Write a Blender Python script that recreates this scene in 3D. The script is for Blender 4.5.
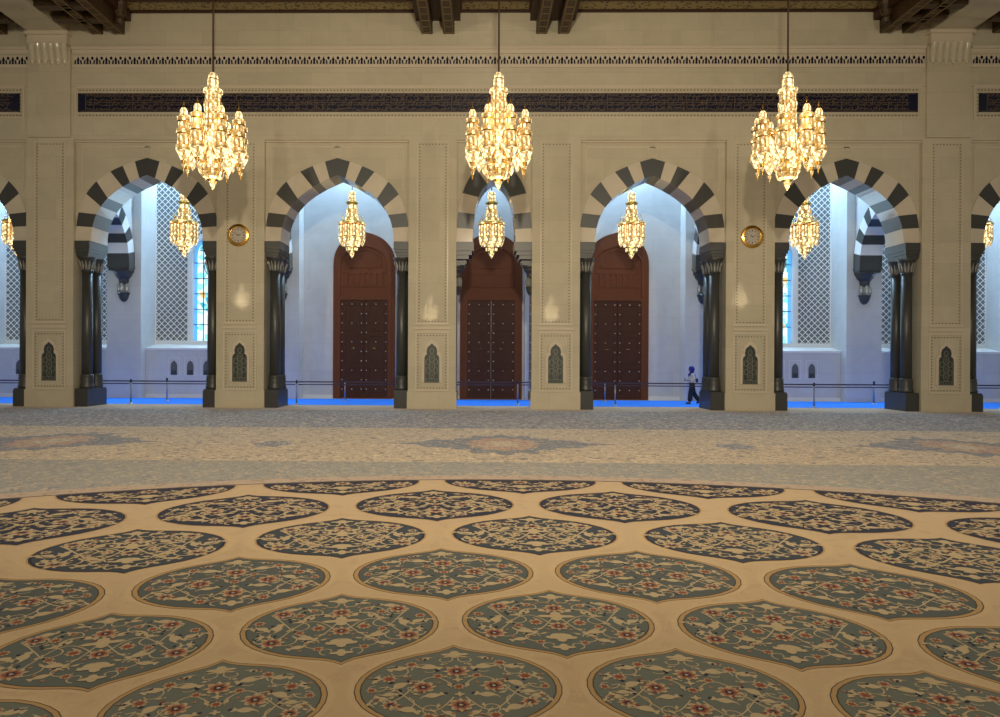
import bpy, bmesh, math, random
from mathutils import Vector, Matrix
R = random.Random(7)
PI = math.pi
for o in list(bpy.data.objects): bpy.data.objects.remove(o)
sc = bpy.context.scene
C = sc.collection

# ---------------------------------------------------------------- camera
cam_d = bpy.data.cameras.new('camera'); cam = bpy.data.objects.new('camera', cam_d); C.objects.link(cam)
YAW, PITCH, ROLL = .0140, -.0024, .0048
fwd0 = Vector((-math.sin(YAW), math.cos(YAW), 0)); rt0 = Vector((math.cos(YAW), math.sin(YAW), 0)); up0 = Vector((0, 0, 1))
fwd = fwd0*math.cos(PITCH) + up0*math.sin(PITCH); up1 = -fwd0*math.sin(PITCH) + up0*math.cos(PITCH)
rt = rt0*math.cos(ROLL) + up1*math.sin(ROLL); up = up1*math.cos(ROLL) - rt0*math.sin(ROLL)
m4 = Matrix((rt, up, -fwd)).transposed().to_4x4(); m4.translation = Vector((-.5483, -27.4645, 2.0))
cam.matrix_world = m4
cam_d.sensor_width = 36; cam_d.lens = 36*722/1000; cam_d.shift_x = .03089; cam_d.clip_end = 300
sc.camera = cam
# ---------------------------------------------------------------- world, large lights, exposure
w = bpy.data.worlds.new('hall_light'); sc.world = w; w.use_nodes = True
bg = w.node_tree.nodes['Background']; bg.inputs[0].default_value = (1, .88, .70, 1); bg.inputs[1].default_value = .25
def area(name, loc, rot, sx, sy, e, col, spread=PI):
    l = bpy.data.lights.new(name, 'AREA'); l.shape = 'RECTANGLE'; l.size = sx; l.size_y = sy; l.energy = e; l.color = col; l.spread = spread
    o = bpy.data.objects.new(name, l); C.objects.link(o); o.location = loc; o.rotation_euler = rot; return o
def point(name, loc, e, col, r=.3):
    l = bpy.data.lights.new(name, 'POINT'); l.energy = e; l.color = col; l.shadow_soft_size = r
    o = bpy.data.objects.new(name, l); C.objects.link(o); o.location = loc; return o
DOWN_E = 760
DOWNHALL_E = 620
HALL_E, BLUE_E, WIN_E, CH_E, AI_E = 9800, 130, 80, 75, 12
for hx, he, hz in ((0, 1, 9.4), (-10.5, .3, 10.5), (10.5, .3, 10.5)):  # unseen spots added to light the wall, no fixtures modelled
    l = bpy.data.lights.new('hall_lamps', 'SPOT'); l.energy = HALL_E*he; l.color = (1, .87, .66); l.shadow_soft_size = .4; l.spot_size = math.radians(100); l.spot_blend = 1
    o = bpy.data.objects.new('hall_lamps', l); C.objects.link(o); o.location = (hx, -29, hz)
    o.rotation_euler = (Vector((0, 0, 4.5))-Vector((0, -29, hz))).to_track_quat('-Z', 'Y').to_euler()
area('ceiling_lamps', (0, -20, 15.4), (0, 0, 0), 24, 16, DOWNHALL_E, (1, .86, .64), math.radians(110))  # unseen downlight added to brighten the foreground carpet
sc.view_settings.view_transform = 'Standard'; sc.view_settings.look = 'None'; sc.view_settings.gamma = 1
sc.view_settings.use_curve_mapping = False; sc.view_settings.exposure = 0
sc.cycles.use_denoising = True; sc.cycles.max_bounces = 6; sc.cycles.sample_clamp_indirect = 4

# ---------------------------------------------------------------- materials
def nm(name):
    m = bpy.data.materials.new(name); m.use_nodes = True
    nt = m.node_tree; return m, nt, nt.nodes['Principled BSDF'], nt.nodes, nt.links
def flat(name, col, rough=.5, metal=0, em=None, es=0, bump=0, bscale=40):
    m, nt, b, N, L = nm(name)
    b.inputs['Base Color'].default_value = (*col, 1); b.inputs['Roughness'].default_value = rough; b.inputs['Metallic'].default_value = metal
    if em: b.inputs['Emission Color'].default_value = (*em, 1); b.inputs['Emission Strength'].default_value = es
    tc = N.new('ShaderNodeTexCoord'); n = N.new('ShaderNodeTexNoise'); n.inputs['Scale'].default_value = bscale
    L.new(tc.outputs['Object'], n.inputs['Vector'])
    mx = N.new('ShaderNodeMixRGB'); mx.blend_type = 'MULTIPLY'; mx.inputs[0].default_value = 1
    rp = N.new('ShaderNodeMapRange'); rp.inputs[3].default_value = .88; rp.inputs[4].default_value = 1.1
    L.new(n.outputs['Fac'], rp.inputs[0]); mx.inputs[1].default_value = (*col, 1); L.new(rp.outputs[0], mx.inputs[2])
    L.new(mx.outputs[0], b.inputs['Base Color'])
    if bump:
        bp = N.new('ShaderNodeBump'); bp.inputs['Strength'].default_value = bump; bp.inputs['Distance'].default_value = .02
        L.new(n.outputs['Fac'], bp.inputs['Height']); L.new(bp.outputs[0], b.inputs['Normal'])
    return m
def marble(name, col, rough=.045, bw=1.4, bh=.8, joint=.82, swap=False):
    m, nt, b, N, L = nm(name)
    tc = N.new('ShaderNodeTexCoord'); sp = N.new('ShaderNodeSeparateXYZ'); cb = N.new('ShaderNodeCombineXYZ')
    L.new(tc.outputs['Object'], sp.inputs[0]); L.new(sp.outputs[1 if swap else 0], cb.inputs[0]); L.new(sp.outputs[2], cb.inputs[1])
    br = N.new('ShaderNodeTexBrick'); L.new(cb.outputs[0], br.inputs['Vector'])
    br.inputs['Scale'].default_value = 1; br.inputs['Brick Width'].default_value = bw; br.inputs['Row Height'].default_value = bh
    br.inputs['Mortar Size'].default_value = .006; br.inputs['Mortar Smooth'].default_value = .3
    a = tuple(c*1.03 for c in col); c2 = tuple(c*.95 for c in col)
    br.inputs['Color1'].default_value = (*a, 1); br.inputs['Color2'].default_value = (*c2, 1)
    br.inputs['Mortar'].default_value = (*[c*joint for c in col], 1)
    n = N.new('ShaderNodeTexNoise'); n.inputs['Scale'].default_value = 1.3; n.inputs['Detail'].default_value = 6; n.inputs['Distortion'].default_value = 1
    L.new(tc.outputs['Object'], n.inputs['Vector'])
    rp = N.new('ShaderNodeMapRange'); rp.inputs[3].default_value = .88; rp.inputs[4].default_value = 1.1; L.new(n.outputs['Fac'], rp.inputs[0])
    mx = N.new('ShaderNodeMixRGB'); mx.blend_type = 'MULTIPLY'; mx.inputs[0].default_value = 1
    L.new(br.outputs['Color'], mx.inputs[1]); L.new(rp.outputs[0], mx.inputs[2]); L.new(mx.outputs[0], b.inputs['Base Color'])
    b.inputs['Roughness'].default_value = rough
    return m
M = {}
M['beige'] = marble('cream_marble', (.53, .475, .35))
M['beige_trim'] = flat('cream_marble_trim', (.60, .52, .40), .2)
M['stud'] = flat('bead_inlay', (.20, .155, .105), .5)
M['white_v'] = flat('pale_arch_stone', (.60, .53, .42), .12, bscale=2)
M['black'] = flat('charcoal_marble', (.046, .048, .046), .36, bscale=6)
M['grey_wall'] = marble('grey_white_marble', (.53, .53, .53), .27, 1.9, 1.3)
M['grey_side'] = marble('grey_white_marble_side', (.53, .53, .53), .22, 1.9, 1.3, swap=True)
M['grey_trim'] = flat('white_marble_trim', (.68, .68, .68), .2)
M['gold'] = flat('gold_metal', (.85, .52, .13), .25, 1)
M['goldleaf'] = flat('gilt_paint', (.20, .135, .055), .5, .2)
M['silver'] = flat('silvered_stone', (.30, .30, .28), .3, .3)
M['navy'] = flat('navy_tile', (.006, .008, .028), .25)
M['script'] = flat('gilt_script', (.17, .11, .05), .5)
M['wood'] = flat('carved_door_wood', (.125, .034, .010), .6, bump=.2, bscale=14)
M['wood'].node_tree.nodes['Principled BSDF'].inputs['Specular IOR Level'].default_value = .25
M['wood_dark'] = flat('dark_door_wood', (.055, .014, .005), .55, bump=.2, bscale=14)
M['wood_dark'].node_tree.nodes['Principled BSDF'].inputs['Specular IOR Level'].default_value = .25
M['ceil_wood'] = flat('ceiling_wood', (.05, .017, .007), .5)
M['stud_metal'] = flat('pale_stud_metal', (.62, .55, .42), .3, .6)
M['steel'] = flat('brushed_steel', (.34, .34, .37), .35, .8)
M['belt'] = flat('purple_belt', (.02, .012, .06), .6)
M['blue'] = flat('blue_runner_pile', (.02, .21, .85), .95, bump=.2, bscale=300)
M['floor'] = flat('floor_marble', (.45, .42, .38), .3)
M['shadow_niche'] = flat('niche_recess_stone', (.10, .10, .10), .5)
M['grille'] = flat('niche_tile', (.035, .045, .04), .35)
M['grille_l'] = flat('niche_carving', (.16, .16, .12), .4)

def ornate(name, c1, c2, scale):
    m, nt, b, N, L = nm(name)
    tc = N.new('ShaderNodeTexCoord'); v = N.new('ShaderNodeTexVoronoi'); v.inputs['Scale'].default_value = scale
    L.new(tc.outputs['Object'], v.inputs['Vector'])
    wv = N.new('ShaderNodeTexNoise'); wv.inputs['Scale'].default_value = scale*1.7; wv.inputs['Detail'].default_value = 3; L.new(tc.outputs['Object'], wv.inputs['Vector'])
    ad = N.new('ShaderNodeMath'); L.new(v.outputs['Distance'], ad.inputs[0]); L.new(wv.outputs['Fac'], ad.inputs[1])
    r = N.new('ShaderNodeValToRGB'); r.color_ramp.elements[0].position = .72; r.color_ramp.elements[1].position = .95
    r.color_ramp.elements[0].color = (*c1, 1); r.color_ramp.elements[1].color = (*c2, 1)
    L.new(ad.outputs[0], r.inputs[0]); L.new(r.outputs[0], b.inputs['Base Color']); b.inputs['Roughness'].default_value = .45
    return m
M['coffer'] = ornate('painted_coffer', (.035, .032, .013), (.34, .26, .11), 7)
M['beam'] = ornate('painted_beam', (.018, .009, .004), (.06, .034, .013), 9)

def lamp_mat(name, col, lo, hi, scale):
    m, nt, b, N, L = nm(name)
    tc = N.new('ShaderNodeTexCoord'); v = N.new('ShaderNodeTexVoronoi'); v.inputs['Scale'].default_value = scale
    L.new(tc.outputs['Object'], v.inputs['Vector'])
    rp = N.new('ShaderNodeMapRange'); rp.inputs[1].default_value = .1; rp.inputs[2].default_value = .7; rp.inputs[3].default_value = hi; rp.inputs[4].default_value = lo
    L.new(v.outputs['Distance'], rp.inputs[0]); L.new(rp.outputs[0], b.inputs['Emission Strength'])
    b.inputs['Emission Color'].default_value = (*col, 1); b.inputs['Base Color'].default_value = (.3, .2, .08, 1); b.inputs['Roughness'].default_value = .15
    return m
M['lit'] = lamp_mat('lit_crystal', (1, .78, .40), .4, 3.2, 11)
M['amber'] = lamp_mat('amber_crystal', (1, .55, .14), .10, .95, 13)

# lattice screen
def lattice_mat():
    m, nt, b, N, L = nm('lattice_screen')
    tc = N.new('ShaderNodeTexCoord'); sp = N.new('ShaderNodeSeparateXYZ'); L.new(tc.outputs['Object'], sp.inputs[0])
    def mth(op, a, c=None):
        n = N.new('ShaderNodeMath'); n.operation = op
        for i, q in enumerate((a, c)):
            if q is None: continue
            if isinstance(q, (int, float)): n.inputs[i].default_value = q
            else: L.new(q, n.inputs[i])
        return n.outputs[0]
    P = .295
    u = mth('DIVIDE', mth('ADD', sp.outputs[0], sp.outputs[2]), P); v = mth('DIVIDE', mth('SUBTRACT', sp.outputs[0], sp.outputs[2]), P)
    du = mth('ABSOLUTE', mth('SUBTRACT', mth('FRACT', u), .5)); dv = mth('ABSOLUTE', mth('SUBTRACT', mth('FRACT', v), .5))
    line = mth('GREATER_THAN', mth('MAXIMUM', du, dv), .405)
    fl = mth('LESS_THAN', mth('ABSOLUTE', mth('SUBTRACT', mth('ADD', mth('MULTIPLY', du, du), mth('MULTIPLY', dv, dv)), .05)), .012)
    fl = mth('MULTIPLY', fl, mth('GREATER_THAN', mth('ABSOLUTE', mth('SUBTRACT', du, dv)), .05))
    ms = mth('MAXIMUM', line, mth('MULTIPLY', fl, .55))
    mx = N.new('ShaderNodeMixRGB'); L.new(ms, mx.inputs[0]); mx.inputs[1].default_value = (.10, .11, .115, 1); mx.inputs[2].default_value = (.80, .79, .77, 1)
    L.new(mx.outputs[0], b.inputs['Base Color']); b.inputs['Roughness'].default_value = .4
    bp = N.new('ShaderNodeBump'); bp.inputs['Distance'].default_value = .03; L.new(ms, bp.inputs['Height']); L.new(bp.outputs[0], b.inputs['Normal'])
    return m
M['lattice'] = lattice_mat()
def glass_mat():
    m, nt, b, N, L = nm('stained_glass')
    tc = N.new('ShaderNodeTexCoord'); v = N.new('ShaderNodeTexVoronoi'); v.inputs['Scale'].default_value = 4.5; L.new(tc.outputs['Object'], v.inputs['Vector'])
    hs = N.new('ShaderNodeSeparateColor'); L.new(v.outputs['Color'], hs.inputs[0])
    r = N.new('ShaderNodeValToRGB'); r.color_ramp.interpolation = 'CONSTANT'
    e = r.color_ramp.elements; e[0].position = 0; e[0].color = (.75, .95, 1, 1); e[1].position = .35; e[1].color = (.30, .85, .95, 1)
    for p, c in ((.62, (.9, 1, 1, 1)), (.8, (.08, .45, .55, 1)), (.93, (.85, .55, .2, 1))):
        q = e.new(p); q.color = c
    L.new(hs.outputs[0], r.inputs[0]); L.new(r.outputs[0], b.inputs['Emission Color']); b.inputs['Emission Strength'].default_value = .85  # glow put into the glass, standing in for light from outside
    L.new(r.outputs[0], b.inputs['Base Color']); b.inputs['Roughness'].default_value = .2
    return m
M['glass'] = glass_mat()
M['glass_blue'] = flat('blue_border_glass', (.05, .3, .7), .2, em=(.10, .45, 1), es=.9)  # glow put into the border glass as well
M['lead'] = flat('window_lead', (.01, .015, .03), .5)

# ---------------------------------------------------------------- mesh builder
class MB:
    def __init__(s): s.v = []; s.f = []; s.m = []; s.sm = []
    def add(s, vs, fs, m=0, smooth=False):
        b = len(s.v); s.v += [tuple(p) for p in vs]
        for i, f in enumerate(fs):
            s.f.append([b+k for k in f]); s.m.append(m[i] if isinstance(m, list) else m); s.sm.append(smooth)
    def box(s, x0, x1, y0, y1, z0, z1, m=0):
        if x0 > x1: x0, x1 = x1, x0
        if y0 > y1: y0, y1 = y1, y0
        s.add([(x0,y0,z0),(x1,y0,z0),(x1,y1,z0),(x0,y1,z0),(x0,y0,z1),(x1,y0,z1),(x1,y1,z1),(x0,y1,z1)],
              [(0,3,2,1),(4,5,6,7),(0,1,5,4),(1,2,6,5),(2,3,7,6),(3,0,4,7)], m)
    def prism(s, pts, y0, y1, m=0, ms=None):          # pts in (x,z), counter-clockwise seen from -Y
        n = len(pts); ms = m if ms is None else ms
        vs = [(x, y0, z) for x, z in pts] + [(x, y1, z) for x, z in pts]
        fs = [list(range(n)), list(range(2*n-1, n-1, -1))] + [(i, i+n, (i+1) % n + n, (i+1) % n) for i in range(n)]
        s.add(vs, fs, [m, m]+[ms]*n)
    def lathe(s, prof, n=16, c=(0,0), mf=None, m=0, smooth=False, ph=0):
        vs = []; fs = []; ms = []
        for r, z in prof:
            for j in range(n):
                a = 2*PI*(j+ph)/n; vs.append((c[0]+r*math.cos(a), c[1]+r*math.sin(a), z))
        k = len(prof)
        for i in range(k-1):
            for j in range(n):
                a, b = i*n+j, i*n+(j+1) % n
                fs.append((a, a+n, b+n, b)); ms.append(mf(i, j) if mf else m)
        fs.append(list(range(n))); ms.append(ms[0]); fs.append(list(range(k*n-1, (k-1)*n-1, -1))); ms.append(ms[-1])
        s.add(vs, fs, ms, smooth)
    def tube(s, pts, r, n=8, m=0, smooth=True):
        pts = [Vector(p) for p in pts]; rs = r if isinstance(r, list) else [r]*len(pts)
        vs = []; fs = []
        for i, p in enumerate(pts):
            d = (pts[min(i+1, len(pts)-1)] - pts[max(i-1, 0)]).normalized()
            a = d.cross(Vector((0, 0, 1))) if abs(d.z) < .9 else d.cross(Vector((0, 1, 0)))
            a.normalize(); b = d.cross(a)
            for j in range(n):
                t = 2*PI*j/n; vs.append(p + (a*math.cos(t)+b*math.sin(t))*rs[i])
        for i in range(len(pts)-1):
            for j in range(n):
                q, q2 = i*n+j, i*n+(j+1) % n; fs.append((q, q2, q2+n, q+n))
        fs.append(list(range(n-1, -1, -1))); fs.append(list(range((len(pts)-1)*n, len(pts)*n)))
        s.add(vs, fs, m, smooth)
    def build(s, name, mats, parent=None, loc=None):
        me = bpy.data.meshes.new(name); me.from_pydata(s.v, [], s.f)
        for m in (mats if isinstance(mats, (list, tuple)) else [mats]): me.materials.append(m)
        me.polygons.foreach_set('material_index', s.m); me.polygons.foreach_set('use_smooth', s.sm); me.update()
        o = bpy.data.objects.new(name, me); C.objects.link(o)
        if parent: o.parent = parent
        if loc: o.location = loc
        return o
def tag(o, label=None, cat=None, group=None, kind=None):
    if label: o['label'] = label
    if cat: o['category'] = cat
    if group: o['group'] = group
    if kind: o['kind'] = kind
    return o
def thing(name, label, cat, loc=(0,0,0), rz=0, group=None):
    o = bpy.data.objects.new(name, None); C.objects.link(o); o.location = loc; o.rotation_euler.z = rz
    o.empty_display_size = .2
    return tag(o, label, cat, group)
def dup(root, loc, label, rz=None):
    r = root.copy(); C.objects.link(r); r.location = loc; r['label'] = label
    if rz is not None: r.rotation_euler.z = rz
    for ch in [c for c in bpy.data.objects if c.parent == root]:
        c = ch.copy(); C.objects.link(c); c.parent = r
        for g in [g for g in bpy.data.objects if g.parent == ch]:
            d = g.copy(); C.objects.link(d); d.parent = c
    return r
def struct(o): o['kind'] = 'structure'; return o

# ---------------------------------------------------------------- measures (metres)
PX = .03804                                                    # one unit of the survey drawing of the arcade
def Z(y): return 10.245 + (140-y)*(.03797 if y < 140 else .03815)
BAY, CB = 7.342, 4.70
PIER = [-(CB/2+3*BAY), -(CB/2+2*BAY), -(CB/2+BAY), -CB/2, CB/2, CB/2+BAY, CB/2+2*BAY, CB/2+3*BAY]
ARCH = [-(CB/2+2.5*BAY), -(CB/2+1.5*BAY), -(CB/2+.5*BAY), 0, CB/2+.5*BAY, CB/2+1.5*BAY, CB/2+2.5*BAY]
HW = 24*PX                                                     # half a pier
RY, BY = .19, 1.37                                             # recessed arch plane, back of the arcade
BACK, PIL, LOW, WIN = 6.63, 5.80, 6.30, 7.30                   # aisle back wall planes
TOP = 15.6; AT = 12.2                                          # hall wall top, aisle ceiling

# ---------------------------------------------------------------- floor and back walls
f = MB(); f.box(-27, 27, -30, 8, -.3, 0); struct(f.build('floor', M['floor']))
wf = MB()
wf.box(-27, 27, .0, BY, Z(140), TOP)
for p in PIER: wf.box(p-HW, p+HW, 0, BY, 0, Z(140))
wf.box(-27, PIER[0]-HW, 0, BY, 0, Z(140)); wf.box(27, PIER[-1]+HW, 0, BY, 0, Z(140))
WF = struct(wf.build('wall_front', M['beige']))
# plinth blocks, ledges, raised panels and bead borders of the wall
def beads(mb, x0, x1, z0, z1, y, step=.12, s=.022, sides='tblr'):
    nx = max(1, round((x1-x0)/step)); nz = max(1, round((z1-z0)/step))
    def q(x, z): mb.box(x-s, x+s, y-.012, y, z-s, z+s)
    for i in range(nx+1):
        x = x0+(x1-x0)*i/nx
        if 't' in sides: q(x, z1)
        if 'b' in sides: q(x, z0)
    for i in range(1, nz):
        z = z0+(z1-z0)*i/nz
        if 'l' in sides: q(x0, z)
        if 'r' in sides: q(x1, z)
def frame(mb, x0, x1, z0, z1, y, t, d, m=0):
    mb.box(x0, x1, y-d, y, z0, z0+t, m); mb.box(x0, x1, y-d, y, z1-t, z1, m)
    mb.box(x0, x0+t, y-d, y, z0+t, z1-t, m); mb.box(x1-t, x1, y-d, y, z0+t, z1-t, m)
tr = MB(); bd = MB()
for p in PIER:
    tr.box(p-HW-.03, p+HW+.03, -.05, BY+.02, 0, Z(391), 1)
    tr.box(p-HW*.72, p+HW*.72, -.04, 0, Z(329), Z(327)); tr.box(p-HW*.72, p+HW*.72, -.035, 0, Z(324.5), Z(323))
    frame(tr, p-.64, p+.64, Z(391)+.01, Z(331), 0, .06, .035)
    beads(bd, p-.53, p+.53, Z(387.5), Z(335), 0)
    beads(bd, p-.5, p+.5, Z(321), Z(144.5), 0)
    frame(tr, p-.60, p+.60, Z(323), Z(141.5), 0, .035, .02)
PA, PB = PIER[1], PIER[-2]
for a, b in ((PA, PB), (-27, PA), (PB, 27)):
    a2 = a+.85 if a > -27 else a; b2 = b-.85 if b < 27 else b
    tr.box(a2, b2, -.10, 0, Z(50), Z(47)); tr.box(a2, b2, -.05, 0, Z(54), Z(50)); tr.box(a2, b2, -.05, 0, Z(68), Z(65))
    tr.box(a2, b2, -.06, 0, Z(87), Z(85.5))
    frame(tr, a2+.12, b2-.12, Z(119), Z(87), 0, .06, .04)
    beads(bd, a2+.30, b2-.30, Z(115.5), Z(90.3), 0, .13, .028)
tr.build('wall_trim', [M['beige_trim'], M['beige']], WF)
bd.build('bead_border', M['stud'], WF)

# crenellated inlay frieze
fz = {}
for nme, a, b in (('centre', PA+.9, PB-.9), ('left', -27, PA-.9), ('right', PB+.9, 27)):
    mb = MB(); n = round((b-a)/.3625); st = (b-a)/n
    zt, zb = Z(56.5), Z(64)
    for i in range(n):
        x = a+st*(i+.5)
        mb.prism([(x-.045, zb), (x+.045, zb), (x+.03, zb+.12), (x+.055, zb+.16), (x, zb+.29), (x-.055, zb+.16), (x-.03, zb+.12)], -.02, 0, 1)
        for sgn in (-1, 1):
            mb.prism([(x+sgn*.12-.028, zb), (x+sgn*.12+.028, zb), (x+sgn*.10+.028, zb+.15), (x+sgn*.10-.028, zb+.15)], -.02, 0, 1)
            h = x+sgn*st/2
            if sgn > 0: mb.prism([(h+.05*math.cos(t*PI/4), zt-.06+.065*math.sin(t*PI/4)) for t in range(8)], -.02, 0, 1)
    mb.box(a, b, -.006, 0, zb-.02, zt+.03, 0)
    o = mb.build('frieze', [M['beige_trim'], M['navy']])
    tag(o, {'centre': 'long frieze of small dark crenel motifs high across the middle of the wall', 'left': 'short frieze of dark crenel motifs beyond the left wall pilaster', 'right': 'short frieze of dark crenel motifs beyond the right wall pilaster'}[nme], 'frieze', 'dark crenel friezes under the ceiling')

# inscription panels
for nme, a, b in (('long navy inscription panel with gold script running across the middle of the wall', -15.95, 15.92), ('short end of navy inscription panel left of the left pilaster', -27, -18.2), ('short end of navy inscription panel right of the right pilaster', 18.2, 27)):
    z0, z1 = Z(112.2), Z(93.5)
    root = thing('inscription_panel', nme, 'inscription', (0, 0, 0), 0, 'navy inscription panels')
    mb = MB(); mb.box(a, b, -.03, 0, z0, z1); mb.build('panel', M['navy'], root)
    s = MB(); y = -.034
    def stroke(pts, wd):
        for i in range(len(pts)-1):
            p, q = Vector(pts[i]), Vector(pts[i+1]); d = q-p
            if d.length < 1e-4: continue
            nn = Vector((-d.y, d.x)).normalized()*wd*.5
            s.add([(p.x-nn.x, y, p.y-nn.y), (q.x-nn.x, y, q.y-nn.y), (q.x+nn.x, y, q.y+nn.y), (p.x+nn.x, y, p.y+nn.y)], [(0, 1, 2, 3)])
    x = a+.3
    while x < b-.4:
        seg = min(R.choice((.7, 1.1, 1.8, 2.3)), b-.3-x)
        stroke([(x, z0+.06), (x, z1-.06)], .016)
        stroke([(x, (z0+z1)/2), (x+seg, (z0+z1)/2)], .014)
        for row in (0, 1, 2, 3):
            base = z0+.07+row*(z1-z0)*.235; xx = x+.04
            while xx < x+seg-.08:
                k = R.random(); base_ = base+R.uniform(-.02, .03)
                if k < .38: stroke([(xx, base_), (xx+R.uniform(-.02, .03), base_+R.uniform(.08, .2))], .013); xx += .04
                elif k < .72:
                    wd = R.uniform(.06, .16); stroke([(xx+wd*t/6, base_+.05-.05*math.sin(PI*t/6)) for t in range(7)], .015); xx += wd*.7
                else:
                    r_ = R.uniform(.02, .04); stroke([(xx+r_+r_*math.cos(t*PI/4), base_+.05+r_*math.sin(t*PI/4)) for t in range(8)], .013); xx += 2*r_+.01
        x += seg
    for zz in (z0+.03, z1-.03): stroke([(a+.1, zz), (b-.1, zz)], .012)
    s.build('gold_script', M['script'], root)

# upper wall pilasters with fluted capitals and the stone ribs above
for sgn, nme in ((-1, 'left'), (1, 'right')):
    cx = sgn*17.03
    mb = MB(); mb.box(cx-.82, cx+.82, -.10, 0, Z(138), Z(48)); struct(mb.build('pilaster_'+nme, M['beige']))
    root = thing('fluted_capital', 'cream fluted stone capital under the '+nme+' ceiling rib', 'capital', (0, 0, 0), 0, 'fluted capitals')
    mb = MB(); z0, z1 = Z(66), Z(48)
    mb.box(cx-.76, cx+.76, -.24, 0, Z(46), Z(37)); mb.box(cx-.84, cx+.84, -.32, 0, Z(37), Z(33.6)); mb.build('abacus', M['beige_trim'], root)
    mb = MB()
    for i in range(6):
        xc = cx-.62+i*.248
        prof = []
        for k in range(9):
            t = k/8; prof.append((-.10-.13*t**1.6, z0+(Z(46)-z0)*t))
        vs = []
        for yy, zz in prof:
            t = (zz-z0)/(Z(46)-z0); hw = .124 if t > .35 else .124*max(.15, (t/.35)**.5)
            for a_ in range(5):
                an = PI*a_/4; vs.append((xc-hw*math.cos(an), yy-.09*math.sin(an), zz))
        fs = [(k*5+j, k*5+j+1, k*5+j+6, k*5+j+5) for k in range(8) for j in range(4)]
        mb.add(vs, fs, 0, True)
    mb.box(cx-.74, cx+.74, -.16, -.1, z0+.15, Z(46)); mb.build('flutes', M['beige'], root)
    mb = MB(); mb.box(cx-.72, cx+.72, -14, -.0, Z(33.6), TOP+.2)
    mb.box(cx-.80, cx+.80, -14, 0, Z(33.6)+.35, Z(33.6)+.5)
    tag(mb.build('ceiling_rib', M['beige']), 'broad cream stone rib crossing the ceiling at the '+nme, 'rib', 'stone ceiling ribs')

# ---------------------------------------------------------------- ceiling
mb = MB(); mb.box(-27, 27, -14, 0, 15.62, 15.9); struct(mb.build('ceiling', M['ceil_wood']))
def cornice(a, b, lab):
    mb = MB(); mb.box(a, b, -.10, 0, Z(13), 15.6); mb.box(a, b, -.16, -.10, Z(12), 15.6)
    tag(mb.build('wooden_cornice', M['ceil_wood']), lab, 'cornice', 'wooden cornices along the wall top')
def coffer(a, b, lab):
    mb = MB(); mb.box(a, b, -5, -.16, Z(11.5), 15.6, 0)
    frame_y = [-.9, -2.2, -3.5]
    for yy in frame_y: mb.box(a, b, yy-.05, yy+.05, Z(11.5)-.05, Z(11.5), 1)
    tag(mb.build('coffer_panel', [M['coffer'], M['ceil_wood']]), lab, 'ceiling panel', 'painted coffer panels')
Zb = Z(34)
def beam_pair(cx, lab, out=None):
    root = thing('ceiling_beam_pair', lab, 'ceiling beam', (cx, 0, 0), 0, 'paired painted wooden ceiling beams')
    mb = MB(); mb.box(-.85, .85, -12, 0, Z(21), 15.6); mb.box(-.92, .92, -12, 0, Z(13), Z(10)); mb.build('header', M['ceil_wood'], root)
    for s in (-1, 1):
        b = MB(); x = s*.415
        b.box(x-.21, x+.21, -12, -.02, Zb, Z(21), 0); 
        for e in (-1, 1): b.box(x+e*.15-.022, x+e*.15+.022, -12, -.02, Zb-.02, Zb, 1)
        for k in range(24): b.box(x-.15, x+.15, -.10-k*.5-.03, -.10-k*.5, Zb-.018, Zb, 1)
        b.build('beam', [M['beam'], M['goldleaf']], root)
    ln_ = abs((16.3 if abs(cx) < 17 else 17.77)-abs(cx))
    if out:
        for k, yy in enumerate((-.95, -1.95, -3.2)):
            b = MB(); x0, x1 = sorted((-out*.2, out*ln_*(1-.06*(k == 0))))
            b.box(x0, x1, yy-.3, yy+.05, Zb+.0, Zb+.34, 0)
            b.box(min(x0, x1), max(x0, x1), yy+.05, yy+.08, Zb+.02, Zb+.07, 1); b.box(min(x0, x1), max(x0, x1), yy+.05, yy+.08, Zb+.26, Zb+.3, 1)
            b.build('cross_beam', [M['beam'], M['goldleaf']], root)
        b = MB(); x0, x1 = sorted((-out*.85, out*ln_)); b.box(x0, x1, -12, -.7, Zb+.75, 15.6, 0)
        b.box(x0, x1, -.7, -.66, Zb+.8, Zb+.87, 1); b.build('deck', [M['beam'], M['goldleaf']], root)
        b = MB(); xk = -out*.78
        b.lathe([(.02, Zb+.02), (.1, Zb+.06), (.16, Zb+.2), (.12, Zb+.3), (.2, Zb+.42), (.24, Zb+.7), (.3, Zb+.85)], 10, (xk, -.75), m=0); b.build('turned_boss', [M['beam']], root)
beam_pair(-2.17, 'pair of painted wooden beams over the pier left of the centre arch')
beam_pair(2.17, 'pair of painted wooden beams over the pier right of the centre arch')
beam_pair(-14.78, 'crossing painted wooden beams in the upper left ceiling corner beside the rib', -1)
beam_pair(15.1, 'crossing painted wooden beams in the upper right ceiling corner beside the rib', 1)
beam_pair(-19.3, 'carved wooden beams beyond the left ceiling rib', 1)
beam_pair(19.3, 'carved wooden beams beyond the right ceiling rib', -1)
for a, b, nme in ((-13.9, -3.05, 'left'), (-1.3, 1.3, 'centre'), (3.05, 14.2, 'right')):
    cornice(a, b, 'thin brown wooden cornice along the wall top, '+nme+' section')
    coffer(a, b, 'gilded green coffer panel of the ceiling, '+nme+' section')

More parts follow.
